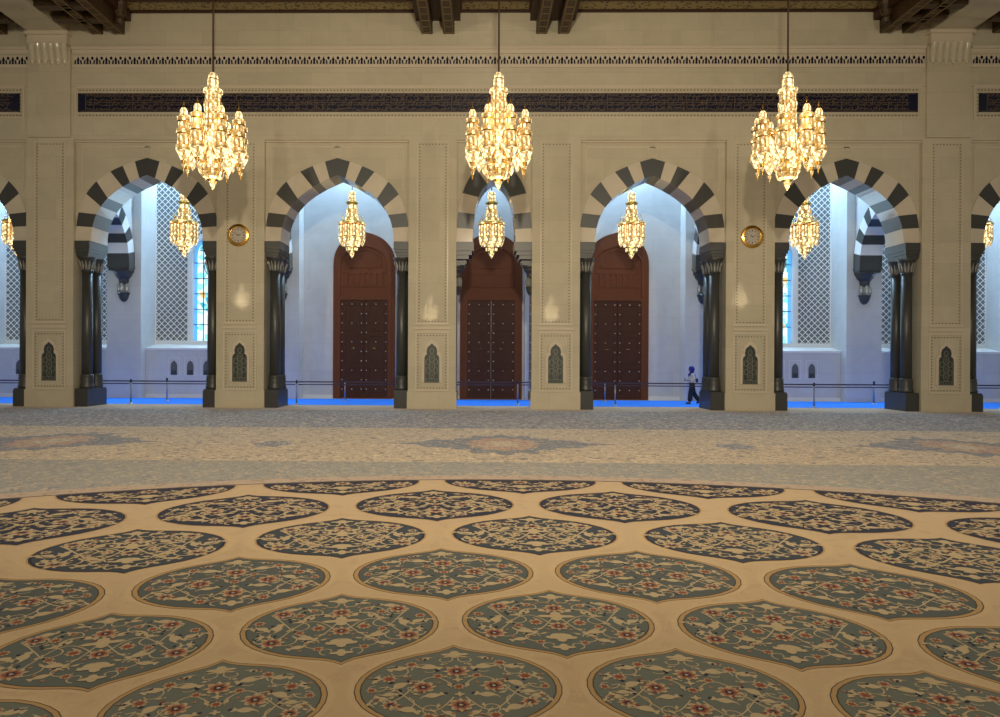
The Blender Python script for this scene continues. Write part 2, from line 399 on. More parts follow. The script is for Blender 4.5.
# ---------------------------------------------------------------- arches
def bez(P, t):
    a, b, c, d = P; u = 1-t
    return (u**3*a[0]+3*u*u*t*b[0]+3*u*t*t*c[0]+t**3*d[0], u**3*a[1]+3*u*u*t*b[1]+3*u*t*t*c[1]+t**3*d[1])
def solve(P, val, ax):
    lo, hi = 0., 1.
    for _ in range(50):
        mid = (lo+hi)/2
        if bez(P, mid)[ax] > val: lo = mid
        else: hi = mid
    return (lo+hi)/2
def ring(IP, OP, ib, ob, cols, sub=4):
    """half ring from crown to foot: list of (inner_pts, outer_pts, colour); coordinates in survey units, y up"""
    out = []
    for k, c in enumerate(cols):
        ti = [ib[k]+(ib[k+1]-ib[k])*j/sub for j in range(sub+1)]; to = [ob[k]+(ob[k+1]-ob[k])*j/sub for j in range(sub+1)]
        out.append(([bez(IP, t) for t in ti], [bez(OP, t) for t in to], c))
    return out
IP = [(57, 241), (57, 203), (31, 186.5), (0, 174)]; OP = [(72.6, 241), (73.2, 185), (45, 169), (0, 157)]
ib = [1]+[solve(IP, v, 0) for v in (8, 17.5, 25, 40, 47)]+[solve(IP, v, 1) for v in (214, 227)]+[0]
ob = [1]+[solve(OP, v, 0) for v in (12.6, 25, 37.5, 51.5, 62)]+[solve(OP, v, 1) for v in (212, 226)]+[0]
# bisect assumes a falling value with t for x and a falling y as well
WIDE = ring(IP, OP, ib, ob, [1, 0, 1, 0, 1, 0, 1, 0])
IP2 = [(21.5, 241), (21.5, 200), (14, 184), (0, 178)]; OP2 = [(37.9, 241), (37.9, 186), (24, 166), (0, 157)]
yb = [198, 213, 228]
ib2 = [1]+[solve(IP2, v, 1) for v in (182.5, 196, 213, 228)]+[0]; ob2 = [1]+[solve(OP2, v, 1) for v in (168, 192, 211, 227)]+[0]
NARROW = ring(IP2, OP2, ib2, ob2, [0, 1, 0, 1, 0])
def ring_mesh(mb, rg, tf, y0, y1):
    """tf maps survey (x,y)->(local x, z)"""
    for inn, out, c in rg:
        for s in (-1, 1):
            n = len(inn)
            I = [tf(s*x, y) for x, y in inn]; O = [tf(s*x, y) for x, y in out]
            vs = [(x, y0, z) for x, z in I]+[(x, y0, z) for x, z in O]+[(x, y1, z) for x, z in I]+[(x, y1, z) for x, z in O]
            fs = []
            for j in range(n-1):
                fs += [(j, j+1, n+j+1, n+j), (2*n+j, 3*n+j, 3*n+j+1, 2*n+j+1), (j, 2*n+j, 2*n+j+1, j+1), (n+j, n+j+1, 3*n+j+1, 3*n+j)]
            fs += [(0, n, 3*n, 2*n), (n-1, 3*n-1, 4*n-1, 2*n-1)]
            mb.add(vs, fs, c)
def spandrel(mb, rg, half, top, tf, y0, y1, m=0):
    pts = []
    for inn, out, c in rg: pts += out if not pts else out[1:]
    for s in (-1, 1):
        for j in range(len(pts)-1):
            (xa, ya), (xb, yb_) = pts[j], pts[j+1]
            if abs(xb-xa) < 1e-4: continue
            q = [tf(s*xa, ya), tf(s*xb, yb_), tf(s*xb, top), tf(s*xa, top)]
            vs = [(x, y0, z) for x, z in q]+[(x, y1, z) for x, z in q]
            mb.add(vs, [(0, 1, 2, 3), (7, 6, 5, 4)], m)
WHERE = ['at the far left edge', 'around the left lattice window', 'around the left brown door', 'in the middle around the centre door', 'around the right brown door', 'around the right lattice window', 'at the far right edge']
for k, ax in enumerate(ARCH):
    nar = k == 3
    rg = NARROW if nar else WIDE
    tf = lambda x, y, ax=ax: (ax+x*PX, Z(y))
    half = 37.9 if nar else 72.6
    mb = MB(); spandrel(mb, rg, half, 139.5, tf, RY, BY)
    hw = half*PX
    t_ = MB(); t_.box(ax-hw, ax+hw, .10, RY, Z(141.5), Z(139.6)); 
    if not nar:
        i = hw-.24
        t_.box(ax-i, ax+i, RY-.02, RY, Z(146.5), Z(145)); 
        for s in (-1, 1): t_.box(ax+s*i-.02, ax+s*i+.02, RY-.02, RY, Z(190), Z(146))
        nseg = 20
        c0 = (ax, Z(150.5))
        for j in range(nseg):
            a0, a1 = 2*PI*j/nseg, 2*PI*(j+1)/nseg
            q = [(c0[0]+r*math.cos(a), c0[1]+r*math.sin(a)) for r, a in ((.17, a0), (.2, a0), (.2, a1), (.17, a1))]
            t_.prism(q[::-1], RY-.02, RY, 0)
    mb2 = mb.build('spandrel', M['beige'], WF); t_.build('spandrel_moulding', M['beige_trim'], WF)
    mb = MB(); ring_mesh(mb, rg, tf, RY-.025, BY+.02)
    tag(mb.build('striped_arch', [M['white_v'], M['black']]), 'pointed arch of black and cream wedge stones '+WHERE[k], 'arch', 'striped arches of the arcade')

# column pairs
def column_pair(ax, side, label):
    """side -1: column pair on the left of the arch"""
    root = thing('column_pair', label, 'columns', (ax+side*61*PX, 0, 0), 0, 'black paired columns of the arcade')
    s = side
    z_im0, z_im1 = Z(256.5), Z(241)
    x0, x1 = (-s*11*PX, s*11*PX)
    mb = MB()
    mb.box(-s*3.6*PX, s*11*PX, RY-.12, BY+.10, Z(249), z_im1)
    a, b = -s*3.6*PX, s*11*PX
    for i, (zz0, zz1, ins) in enumerate(((Z(252), Z(249), .03), (Z(254.5), Z(252), .07), (z_im0, Z(254.5), .10))):
        mb.box(a+s*ins, b, RY-.12+ins, BY+.10-ins, zz0, zz1)
    mb.build('impost', M['black'], root)
    mb = MB(); mb.box(-s*2.6*PX, s*11*PX, RY-.13, BY+.12, 0, Z(391.5)); mb.box(-s*2.2*PX, s*11*PX, RY-.10, BY+.09, Z(391.5), Z(390)); mb.build('plinth', M['black'], root)
    for yc in (.46, 1.12):
        c = (s*3.6*PX, yc)
        mb = MB(); r = .20
        mb.lathe([(r*1.28, Z(390)), (r*1.32, Z(388)), (r*1.2, Z(386.5)), (r*1.15, Z(384.5)), (r*1.2, Z(380)), (r*1.12, Z(378)), (r*1.2, Z(377)), (r*1.02, Z(375.5))], 20, c, smooth=True); mb.build('column_base', M['black'], root)
        mb = MB(); mb.lathe([(r*1.02, Z(375.5)), (r, Z(330)), (r*.96, Z(271.5))], 20, c, smooth=True); mb.build('shaft', M['black'], root)
        cp = MB(); cp.lathe([(r*1.0, Z(271.5)), (r*1.12, Z(270.8)), (r*1.02, Z(270)), (r*1.05, Z(266)), (r*1.25, Z(261)), (r*1.6, Z(257.5)), (r*1.62, Z(256.5))], 16, c, m=0)
        for j in range(12):
            an = 2*PI*(j+.5)/12
            for (ra, za, wa), (rb, zb_, wb) in (((1.03, Z(269.3), .02), (1.12, Z(265.5), .042)), ((1.12, Z(265.5), .042), (1.42, Z(260.3), .008))):
                ca, sa = math.cos(an), math.sin(an)
                P_ = lambda r_, z_, w_: [(c[0]+r*r_*ca-sa*w_*e, c[1]+r*r_*sa+ca*w_*e, z_) for e in (-1, 1)]
                A, B = P_(ra, za, wa), P_(rb, zb_, wb)
                A2, B2 = P_(ra+.12, za, wa*.5), P_(rb+.12, zb_, wb*.5)
                cp.add(A+B+A2+B2, [(4, 5, 7, 6), (0, 4, 6, 2), (5, 1, 3, 7), (0, 1, 5, 4), (2, 6, 7, 3)], 1)
        cp.build('capital', [M['black'], M['silver']], root)
names = {0: {1: 'black column pair right of the arch at the far left edge'},
 1: {-1: 'black column pair on the left side of the left lattice arch', 1: 'black column pair on the right side of the left lattice arch'},
 2: {-1: 'black column pair left of the left brown door', 1: 'black column pair right of the left brown door'},
 4: {-1: 'black column pair left of the right brown door', 1: 'black column pair right of the right brown door behind the person'},
 5: {-1: 'black column pair on the left side of the right lattice arch', 1: 'black column pair on the right side of the right lattice arch'},
 6: {-1: 'black column pair left of the arch at the far right edge'}}
names[4][1] = 'black column pair right of the right brown door beside the walking person'
for k, d in names.items():
    for s, l in d.items(): column_pair(ARCH[k], s, l)

# corbels
def corbel(x, y, nx, ny, w, zt, label, h=1.0, grp='black and silver wall corbels'):
    """attached at (x,y), projecting along (nx,ny); w = half width, zt = top"""
    root = thing('wall_corbel', label, 'corbel', (x, y, zt), math.atan2(ny, nx)+PI/2, grp)   # local -Y projects
    d = w*1.1
    def half(prof, mb, m, n=8):
        vs = []; 
        for r, z in prof:
            for j in range(n+1):
                a = PI+PI*j/n; vs.append((r*math.cos(a), r*math.sin(a)*1.05, z))
        fs = [(i*(n+1)+j, i*(n+1)+j+1, (i+1)*(n+1)+j+1, (i+1)*(n+1)+j) for i in range(len(prof)-1) for j in range(n)]
        fs.append(list(range(n, -1, -1))); fs.append(list(range((len(prof)-1)*(n+1), len(prof)*(n+1))))
        mb.add(vs, fs, m)
    mb = MB(); mb.box(-w, w, -d, 0, -.14*h, 0); mb.box(-w*.9, w*.9, -d*.9, 0, -.24*h, -.14*h)
    half([(w*.3, -.85*h), (w*.42, -.75*h), (w*.46, -.6*h), (w*.72, -.45*h), (w*.74, -.38*h), (w*.88, -.3*h), (w*.88, -.24*h)], mb, 0)
    mb.build('bracket_head', M['black'], root)
    mb = MB()
    half([(w*.22, -1.25*h), (w*.26, -.85*h), (w*.3, -.8*h)], mb, 0)
    for j in range(3):
        a = PI+PI*(j+.5)/3; cx_, cy_ = w*.42*math.cos(a), w*.42*math.sin(a)
        mb.lathe([(w*.08, -1.24*h), (w*.17, -1.12*h), (w*.17, -.98*h), (w*.10, -.8*h)], 8, (cx_, cy_))
    mb.build('colonnettes', M['silver'], root)
    mb = MB(); half([(w*.02, -1.66*h), (w*.25, -1.6*h), (w*.40, -1.47*h), (w*.48, -1.32*h), (w*.55, -1.25*h), (w*.5, -1.22*h)], mb, 0); mb.build('pendant_bulb', M['black'], root)
def front_corbel(s):
    mb = MB()
    x0 = s*37.7*PX; x1 = s*20.5*PX
    mb.box(x0, x1, RY-.1, BY+.05, Z(250), Z(241)); mb.box(x0, s*22.5*PX, RY-.05, BY, Z(254), Z(250)); mb.box(x0, s*25.5*PX, RY, BY-.05, Z(258), Z(254))
    o = mb.build('arch_impost', M['black']); tag(o, 'black stepped impost block on the %s side of the narrow centre arch' % ('left' if s < 0 else 'right'), 'impost', 'imposts of the narrow centre arch')
for s, w_ in ((-1, 'left'), (1, 'right')):
    front_corbel(s)
    corbel(s*37.7*PX, .75, -s, 0, .34, Z(258), 'small black corbel with silver colonnettes on the %s jamb of the centre arch' % w_, .82)
cl = {1: 'in the left lattice arch', 2: 'left of the left door', 3: 'left of the centre door', 4: 'right of the centre door', 5: 'right of the right door', 6: 'in the right lattice arch'}

# ---------------------------------------------------------------- aisle: back wall
wb = MB()
def doorbay(a, b): wb.box(a, b, BACK, BACK+1.2, 0, AT)
PW = .80
wb.box(-27, 27, WIN+.5, WIN+.9, 0, AT)                          # rear mass
for a, b in ((PIER[2], PIER[3]), (PIER[3], PIER[4]), (PIER[4], PIER[5])): doorbay(a, b)
for a, b in ((PIER[0], PIER[1]), (PIER[1], PIER[2]), (PIER[5], PIER[6]), (PIER[6], PIER[7])):
    a1, b1 = a+PW-.04, b-PW+.04
    wb.box(a1, b1, LOW, WIN+.5, 0, 2.34)
    wb.prism([(0, 0)]*0 or [(a1, 2.34), (b1, 2.34), (b1, 2.5), (a1, 2.5)], WIN-.12, WIN+.5)
WB = struct(wb.build('wall_back', M['grey_wall']))
mb = MB()
for p in PIER: mb.box(p-PW, p+PW, PIL, WIN+.55, 0, AT)
mb.build('wall_pilasters', M['grey_side'], WB)
mb = MB()
for a, b in ((PIER[0], PIER[1]), (PIER[1], PIER[2]), (PIER[5], PIER[6]), (PIER[6], PIER[7])):
    a1, b1 = a+PW, b-PW
    mb.add([(a1, LOW-.02, 2.34), (b1, LOW-.02, 2.34), (b1, WIN-.1, 2.52), (a1, WIN-.1, 2.52)], [(0, 1, 2, 3)])
    mb.box(a1, b1, LOW-.03, LOW, 2.25, 2.345)
for p0, p1 in zip(PIER[:-1], PIER[1:]): mb.box(p0+PW, p1-PW, (LOW if abs(p0+p1) > 14 else BACK)-.015, BACK, .0, .18)
mb.build('wall_sills', M['grey_trim'], WB)
mb = MB(); mb.box(-27, -26.7, BY, 8.2, 0, AT); struct(mb.build('wall_left', M['grey_side']))
mb = MB(); mb.box(26.7, 27, BY, 8.2, 0, AT); struct(mb.build('wall_right', M['grey_side']))
mb = MB(); mb.box(-27, 27, BY, 8.2, AT, AT+.3); struct(mb.build('aisle_ceiling', M['grey_wall']))
mb = MB(); mb.box(-27, 27, BY, BY+.03, Z(139), AT)
for p in PIER: mb.box(p-HW, p+HW, BY, BY+.03, 0, Z(139))
mb.build('aisle_facing', M['grey_wall'], WF)

# transverse striped arches over the aisle
TC, TH = (BY+PIL)/2, (PIL-BY)/2
zi = 6.12
def half_pts(hw, rise, n=24):
    P = [(hw, 0), (hw, rise*.55), (hw*.5, rise*.86), (0, rise)]
    return P
IPt = half_pts(TH-.55, 2.35); OPt = half_pts(TH+.02, 3.05)
nb = 7
TR = []
for k in range(nb):
    t0, t1 = 1-k/nb, 1-(k+1)/nb
    def tt(t): return t**1.0
    TR.append(([bez(IPt, tt(t0+(t1-t0)*j/3)) for j in range(4)], [bez(OPt, tt(t0+(t1-t0)*j/3)) for j in range(4)], 1-(k % 2)))
for i in range(1, 7):
    p = PIER[i]
    mb = MB(); ring_mesh(mb, TR, lambda x, y: (x, zi+y), -.5, .5)
    o = mb.build('aisle_arch', [M['grey_trim'], M['black']]); o.location = (p, TC, 0); o.rotation_euler.z = PI/2
    tag(o, 'striped arch crossing the aisle '+cl[i], 'arch', 'striped arches across the aisle')
    mb = MB(); pts = []
    for inn, out, c in TR: pts += out if not pts else out[1:]
    for s in (-1, 1):
        for j in range(len(pts)-1):
            (xa, ya), (xb, yb_) = pts[j], pts[j+1]
            q = [(s*xa, zi+ya), (s*xb, zi+yb_), (s*xb, AT), (s*xa, AT)]
            mb.add([(x, -.42, z) for x, z in q]+[(x, .42, z) for x, z in q], [(0, 1, 2, 3), (7, 6, 5, 4)], 0)
    o = mb.build('diaphragm_wall', M['grey_side'], WB); o.location = (p, TC, 0); o.rotation_euler.z = PI/2
    corbel(p, PIL, 0, -1, .52, zi, 'black stone corbel with silver colonnettes under the aisle arch '+cl[i])
    # front foot block on the pier back
    mb = MB(); mb.box(p-.5, p+.5, BY+.03, BY+.6, zi-.5, zi); mb.box(p-.3, p+.3, BY+.03, BY+.4, zi-.95, zi-.5)
    tag(mb.build('aisle_impost', M['black']), 'black impost on the pier back under the aisle arch '+cl[i], 'impost', 'imposts on the pier backs')

# lattice screens, windows, little niches
def window_bay(cx, idx, wlab):
    hwid = BAY/2-PW
    z0, z1 = 2.5, AT
    wr, wz0, wzs, wza = 1.22, 2.72, 6.75, 8.05
    WPI = [(wr, wzs), (wr, wzs+.75), (wr*.62, wza-.25), (0, wza)]
    n = 14
    def cur(r, dz=0): return [bez([(r, wzs), (r, wzs+.75), (r*.62, wza-.25+dz), (0, wza+dz)], t/n) for t in range(n+1)]
    full = [(-x, z) for x, z in cur(wr)] + cur(wr)[::-1][1:]            # left foot, up over apex, right foot
    mb = MB(); Y = WIN
    mb.box(cx-hwid, cx-wr, Y, Y+.08, z0+.2, z1); mb.box(cx+wr, cx+hwid, Y, Y+.08, z0+.2, z1)
    for j in range(len(full)-1):
        a, b = full[j], full[j+1]
        mb.add([(cx+a[0], Y, a[1]), (cx+b[0], Y, b[1]), (cx+b[0], Y, z1), (cx+a[0], Y, z1)], [(0, 1, 2, 3)])
    o = mb.build('lattice_screen', M['lattice']); tag(o, 'white diamond lattice screen on dark ground around the '+wlab+' window', 'screen', 'lattice screens of the aisle')
    mb = MB()
    inner = [(-x, z) for x, z in cur(wr-.16, -.14)] + cur(wr-.16, -.14)[::-1][1:]
    outer = [(-x, z) for x, z in cur(wr+.08, .08)] + cur(wr+.08, .08)[::-1][1:]
    def band(inn, out, ya, yb_, m=0):
        I = [(inn[0][0], wz0)]+inn+[(inn[-1][0], wz0)]; O = [(out[0][0], wz0-.0)]+out+[(out[-1][0], wz0)]
        for j in range(len(I)-1):
            q = [I[j], O[j], O[j+1], I[j+1]]
            mb.add([(cx+x, ya, z) for x, z in q]+[(cx+x, yb_, z) for x, z in q], [(0, 1, 2, 3), (7, 6, 5, 4), (0, 3, 7, 4), (1, 5, 6, 2)], m)
    band(inner, outer, Y-.06, Y+.35)
    mb.box(cx-hwid, cx+hwid, Y-.06, Y+.02, z0-.02, z0+.22)
    frame(mb, cx-hwid, cx+hwid, z0, z1, Y, .04, .05)
    fr = mb.build('window_%d' % idx, M['grey_trim']); struct(fr)
    mb = MB()
    g = [(cx+x, z) for x, z in inner]; g = g + [(cx+inner[-1][0], wz0), (cx+inner[0][0], wz0)]
    mb.add([(x, Y+.25, z) for x, z in g], [list(range(len(g)))]); mb.build('pane', M['glass'], fr)
    mb = MB(); i2 = [(-x, z) for x, z in cur(wr-.30, -.28)] + cur(wr-.30, -.28)[::-1][1:]
    band(i2, inner, Y+.22, Y+.24, 0); mb.build('border_glass', M['glass_blue'], fr)
    mb = MB()
    for zz in (3.5, 4.25, 5.0, 5.75, 6.5, 7.1): 
        ww = wr-.16 if zz < 6.9 else .82
        mb.box(cx-ww, cx+ww, Y+.19, Y+.22, zz-.018, zz+.018)
    for xx in (-.62, .62): mb.box(cx+xx-.018, cx+xx+.018, Y+.19, Y+.22, wz0, 7.2)
    for r_, zc in ((.42, 6.3), (.52, 6.3)):
        for j in range(20):
            a0, a1 = 2*PI*j/20, 2*PI*(j+1)/20
            lob = lambda a: r_*(1+.12*abs(math.cos(2*a)))
            q = [(cx+(lob(a)+e)*math.cos(a), zc+(lob(a)+e)*math.sin(a)) for e, a in ((-.015, a0), (.015, a0), (.015, a1), (-.015, a1))]
            mb.prism(q[::-1], Y+.19, Y+.215)
    mb.build('lead_bars', M['lead'], fr)
    for j in range(5):
        xx = cx-1.54+j*.77
        root = thing('wall_niche', 'small dark arched niche in the low wall under the %s window, number words aside' % wlab, 'niche', (xx, LOW, 1.08), 0, 'small arched niches under the %s window' % wlab)
        side = ['outermost left', 'second from the left', 'middle', 'second from the right', 'outermost right'][j]
        root['label'] = 'small dark arched niche under the %s window, %s of the five' % (wlab, side)
        def shape(w_, h_): 
            return [(-w_, 0), (w_, 0), (w_, h_*.62), (w_*.85, h_*.8), (w_*.4, h_*.93), (0, h_), (-w_*.4, h_*.93), (-w_*.85, h_*.8), (-w_, h_*.62)]
        a_ = MB(); a_.prism(shape(.155, .68), -.012, 0, 0); a_.build('opening', M['shadow_niche'], root)  # flat dark panel, shade of the recess put into its colour
        a_ = MB(); a_.prism([(-.12, .02), (.12, .02), (.12, .22), (-.12, .22)], -.02, -.012); a_.build('base_panel', M['grille'], root)
        a_ = MB(); frame(a_, -.27, .27, -.02, .82, 0, .018, .012); a_.build('surround', M['grey_trim'], root)
    # added area light on the aisle side of the glass, in place of daylight
    area('window_daylight', (cx, WIN-.12, 5.2), (-PI/2, 0, 0), 2.0, 4.6, WIN_E, (.45, .75, 1))
window_bay(ARCH[1], 1, 'left'); window_bay(ARCH[5], 2, 'right')
window_bay(ARCH[0], 3, 'far left'); window_bay(ARCH[6], 4, 'far right')

# doors
def pointed(w_, zs, za, n=12, k=.8):
    P = [(w_, zs), (w_, zs+(za-zs)*.62), (w_*.55, za-(za-zs)*.10), (0, za)]
    h = [bez(P, t/n) for t in range(n+1)]
    return [(-x, z) for x, z in h] + h[::-1][1:]
def wide_band(mb, cx, wi, wo, z0, zs, zai, zao, y0, y1, m=0):
    I = pointed(wi, zs, zai); O = pointed(wo, zs, zao)
    I = [(I[0][0], z0)]+I+[(I[-1][0], z0)]; O = [(O[0][0], z0)]+O+[(O[-1][0], z0)]
    for j in range(len(I)-1):
        q = [I[j], O[j], O[j+1], I[j+1]]
        mb.add([(cx+x, y0, z) for x, z in q]+[(cx+x, y1, z) for x, z in q], [(0, 1, 2, 3), (7, 6, 5, 4), (0, 3, 7, 4), (1, 5, 6, 2)], m)
for idx, (cx, wlab) in enumerate(((-5.99, 'left'), (0, 'centre'), (5.93, 'right')), 1):
    root = bpy.data.objects.new('door_%d' % idx, None); C.objects.link(root); root.location = (cx, BACK, 0); struct(root)
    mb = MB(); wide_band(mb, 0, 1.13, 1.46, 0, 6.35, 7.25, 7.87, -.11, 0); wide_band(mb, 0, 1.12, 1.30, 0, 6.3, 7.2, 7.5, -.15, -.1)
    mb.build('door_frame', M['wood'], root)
    mb = MB(); g = pointed(1.14, 6.35, 7.3); g = [(x, z) for x, z in g]; g = g[::-1]+[(-1.14, 4.7), (1.14, 4.7)]
    mb.add([(x, -.08, z) for x, z in g[::-1]], [list(range(len(g)))])
    wide_band(mb, 0, .74, .82, 6.24, 6.45, 7.02, 7.14, -.12, -.07); mb.box(-.82, .82, -.12, -.07, 6.18, 6.26); wide_band(mb, 0, .98, 1.03, 5.98, 6.4, 7.16, 7.22, -.11, -.07)
    mb.build('tympanum', M['wood'], root)
    mb = MB(); mb.box(-1.13, 1.13, -.16, 0, 4.66, 4.80); mb.box(-1.05, 1.05, -.12, 0, 5.95, 6.05); mb.box(-1.05, 1.05, -.12, 0, 5.28, 5.34)
    for j in range(7):
        xx = -.82+j*.273; mb.box(xx-.035, xx+.035, -.13, -.05, 5.34, 5.95)
        q = [(xx+.1365+.10*math.cos(a*PI/6), 5.82+.10*math.sin(a*PI/6)) for a in range(7)]
        for a in range(6):
            if j < 6: mb.prism([q[a], q[a+1], (q[a+1][0], 5.95), (q[a][0], 5.95)], -.12, -.06)
    mb.build('carved_transom', M['wood'], root)
    for s, l in ((-1, 0), (1, 1)):
        mb = MB(); x0, x1 = sorted((s*.008, s*1.12)); mb.box(x0, x1, -.10, 0, .06, 4.66)
        for (za, zb_) in ((.3, 1.5), (1.7, 3.0), (3.2, 4.45)): frame(mb, x0+.2, x1-.14, za, zb_, -.10, .05, .025)
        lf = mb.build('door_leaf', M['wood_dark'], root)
        mb = MB()
        for k2 in range(10):
            zz = .45+k2*.445
            for xx in (x0+.09 if s < 0 else x0+.11, x1-.11 if s < 0 else x1-.09): mb.lathe([(.0, zz-.032), (.03, zz-.018), (.03, zz+.018), (.0, zz+.032)], 8, (xx, -.115), smooth=True)
            if k2 in (0, 2, 5, 7, 9):
                mb.lathe([(.0, zz-.032), (.03, zz-.018), (.03, zz+.018), (.0, zz+.032)], 8, ((x0+x1)/2, -.14), smooth=True)
        mb.build('brass_studs', M['stud_metal'], lf)
        mb = MB(); xh = s*.42; mb.tube([(xh, -.12, 2.38), (xh, -.2, 2.38), (xh-s*-.16, -.2, 2.36)], .016); mb.build('handle', M['gold'], lf)
    mb = MB(); mb.box(-1.3, 1.3, -.2, 0, 0, .05); mb.build('threshold', M['wood'], root)

# ---------------------------------------------------------------- aisle fill (unseen cool light troughs added behind the arcade wall)
for k, ax in enumerate(ARCH):
    w_ = 4.6 if k != 3 else 2.6
    mb = MB(); mb.box(ax-w_/2, ax+w_/2, BY+.03, BY+.22, 11.7, 11.82)
    area('cove_lamp_light', (ax, BY+.45, 11.6), (math.radians(66), 0, 0), w_, .3, BLUE_E*w_/4.6, (.52, .75, 1))
    tag(mb.build('cove_lamp', M['steel']), 'slim steel lamp trough high behind the arch '+WHERE[k], 'lamp', 'cove lamps behind the arcade')

for k in range(7):  # unseen cool downlights set to brighten pilaster sides and wall tops
    dy = 6.35 if k in (2, 3, 4) else 6.85
    w_ = 4.4 if k != 3 else 2.2
    mb = MB(); mb.box(ARCH[k]-w_/2, ARCH[k]+w_/2, dy-.12, dy+.12, AT-.14, AT); tag(mb.build('skylight_trough', M['steel']), 'long steel light trough under the aisle ceiling '+WHERE[k].replace('around', 'above').replace('in the middle above', 'above'), 'lamp', 'light troughs along the aisle back wall')
    area('skylight_trough_light', (ARCH[k], dy, AT-.17), (0, 0, 0), w_-.1, .2, DOWN_E*w_/4.4, (.45, .73, 1))
# ---------------------------------------------------------------- chandeliers
def lathe_px(mb, prof, top, sc_, n, mf, c=(0, 0), rsc=1):
    mb.lathe([(max(r, .05)*sc_*rsc, top-(y)*sc_) for r, y in prof][::-1], n, c, mf)
def zoned(prof_z, n):
    """prof_z: list of (r,y,zone) from top to bottom, zone for the strip below the point"""
    zs = [z for _, _, z in prof_z][::-1]
    def mf(i, j):
        z = zs[i+1] if i+1 < len(zs) else zs[-1]
        if z == 'g': return 0
        if z == 'l': return 1 if j % 4 else 2
        if z == 'c': return 1 if j % 2 else 2
        if z == 'a': return 2 if j % 3 else 1
        return 0
    return [(r, y) for r, y, _ in prof_z], mf
S1 = .0303
CM = [M['gold'], M['lit'], M['amber']]
tower = [(.4,0,'g'),(2.5,1,'l'),(4.4,3.5,'l'),(5.1,7,'g'),(5.3,8,'l'),(5.3,17,'g'),(9.3,18,'l'),(9.5,21,'a'),(7.6,22,'c'),(7.8,30,'g'),(9,31,'a'),(9,33,'c'),(8.2,41,'g'),(9,42,'a'),(8.6,44,'c'),(8.6,53,'g'),(9.6,54,'a'),(9,60,'c'),(9,72,'a'),(10,74,'c'),(10,84,'g'),(13.4,86,'l'),(13.6,90,'a'),(12,92,'g'),(12.6,94,'l'),(12,98,'a'),(10.4,100,'g'),(11,101,'a'),(9.6,106,'l'),(6,108,'g'),(4,110,'l'),(2.2,114,'l'),(.4,118,'g')]
turret = [(.3,40,'g'),(2,41.5,'l'),(3.4,44,'l'),(3.6,49,'g'),(4.6,50,'l'),(6.4,51,'a'),(6.4,55,'g'),(5,56,'c'),(5.1,62,'g'),(6.8,63,'a'),(7,67,'g'),(5.9,68,'c'),(6.2,78,'g'),(7.4,79,'a'),(7.2,84,'l'),(5,88,'l'),(2.6,93,'g'),(1.8,97,'l'),(1.2,100,'g'),(.3,105,'g')]
def build_tower(mb, prof, n, c, rs=1, top=10.62-7.04):
    p, mf = zoned(prof, n); lathe_px(mb, p, top, S1, n, mf, c, rs)
def big_chandelier():
    root = thing('chandelier', '', 'chandelier', (0, -5.6, 7.04), 0, 'large chandeliers in the hall')
    mb = MB(); build_tower(mb, tower, 24, (0, 0)); mb.build('central_tower', CM, root)
    proto = None
    for k in range(8):
        a = 2*PI*(k+.5)/8
        if proto is None:
            mb = MB(); build_tower(mb, turret, 16, (0, 0)); proto = mb.build('lamp_turret', CM, root); o = proto; fm = MB(); fm.lathe([(.03, 3.58-40.5*S1), (.012, 3.58-39*S1), (.016, 3.58-38*S1), (.003, 3.58-34*S1)], 8); fin = fm.build('finial', M['gold'], proto)
        else:
            o = proto.copy(); C.objects.link(o); o.parent = root; f2 = fin.copy(); C.objects.link(f2); f2.parent = o
        o.location = (28*S1*math.cos(a), 28*S1*math.sin(a), 0)
    ap = None
    for k in range(8):
        a = 2*PI*(k+.5)/8
        if ap is None:
            mb = MB(); mb.tube([(23*S1, 0, 3.58-58*S1), (14*S1, 0, 3.58-62*S1), (7*S1, 0, 3.58-72*S1), (14*S1, 0, 3.58-88*S1), (23*S1, 0, 3.58-84*S1)], .024, 6)
            ap = mb.build('branch_arm', M['gold'], root); o = ap
        else: o = ap.copy(); C.objects.link(o); o.parent = root
        o.rotation_euler.z = a
    mb = MB()
    for k in range(8):
        a = 2*PI*k/8
        for zz, rr in ((66, 17), (86, 19)): mb.lathe([(.01, 3.58-(zz+14)*S1), (.06, 3.58-(zz+11)*S1), (.085, 3.58-(zz+6)*S1), (.085, 3.58-zz*S1), (.03, 3.58-(zz-3)*S1)], 10, (rr*S1*math.cos(a), rr*S1*math.sin(a)), m=0)
    mb.build('crystal_cups', M['lit'], root)
    mb = MB(); mb.tube([(0, 0, 3.55), (0, 0, Z(11.5)-.06-7.04)], .028, 8); mb.build('hanging_rod', M['ceil_wood'], root)
    return root
ch = big_chandelier(); ch.location = (0, -5.6, 7.04)
ch['label'] = 'large tiered gold crystal chandelier hanging in front of the narrow centre arch'
dup(ch, (-8.68, -5.6, 7.04), 'large tiered gold crystal chandelier hanging above the left wall clock', .22)
dup(ch, (8.69, -5.6, 7.04), 'large tiered gold crystal chandelier hanging above the right wall clock', -.15)
for x in (-8.68, 0, 8.69):
    point('chandelier_bulbs', (x, -5.6, 6.85), CH_E, (1, .74, .42), .25)
    point('chandelier_bulbs', (x, -6.85, 8.9), CH_E*.3, (1, .74, .42), .25)
M['bright'] = lamp_mat('bright_crystal', (1, .82, .5), 5, 24, 5)
far = None
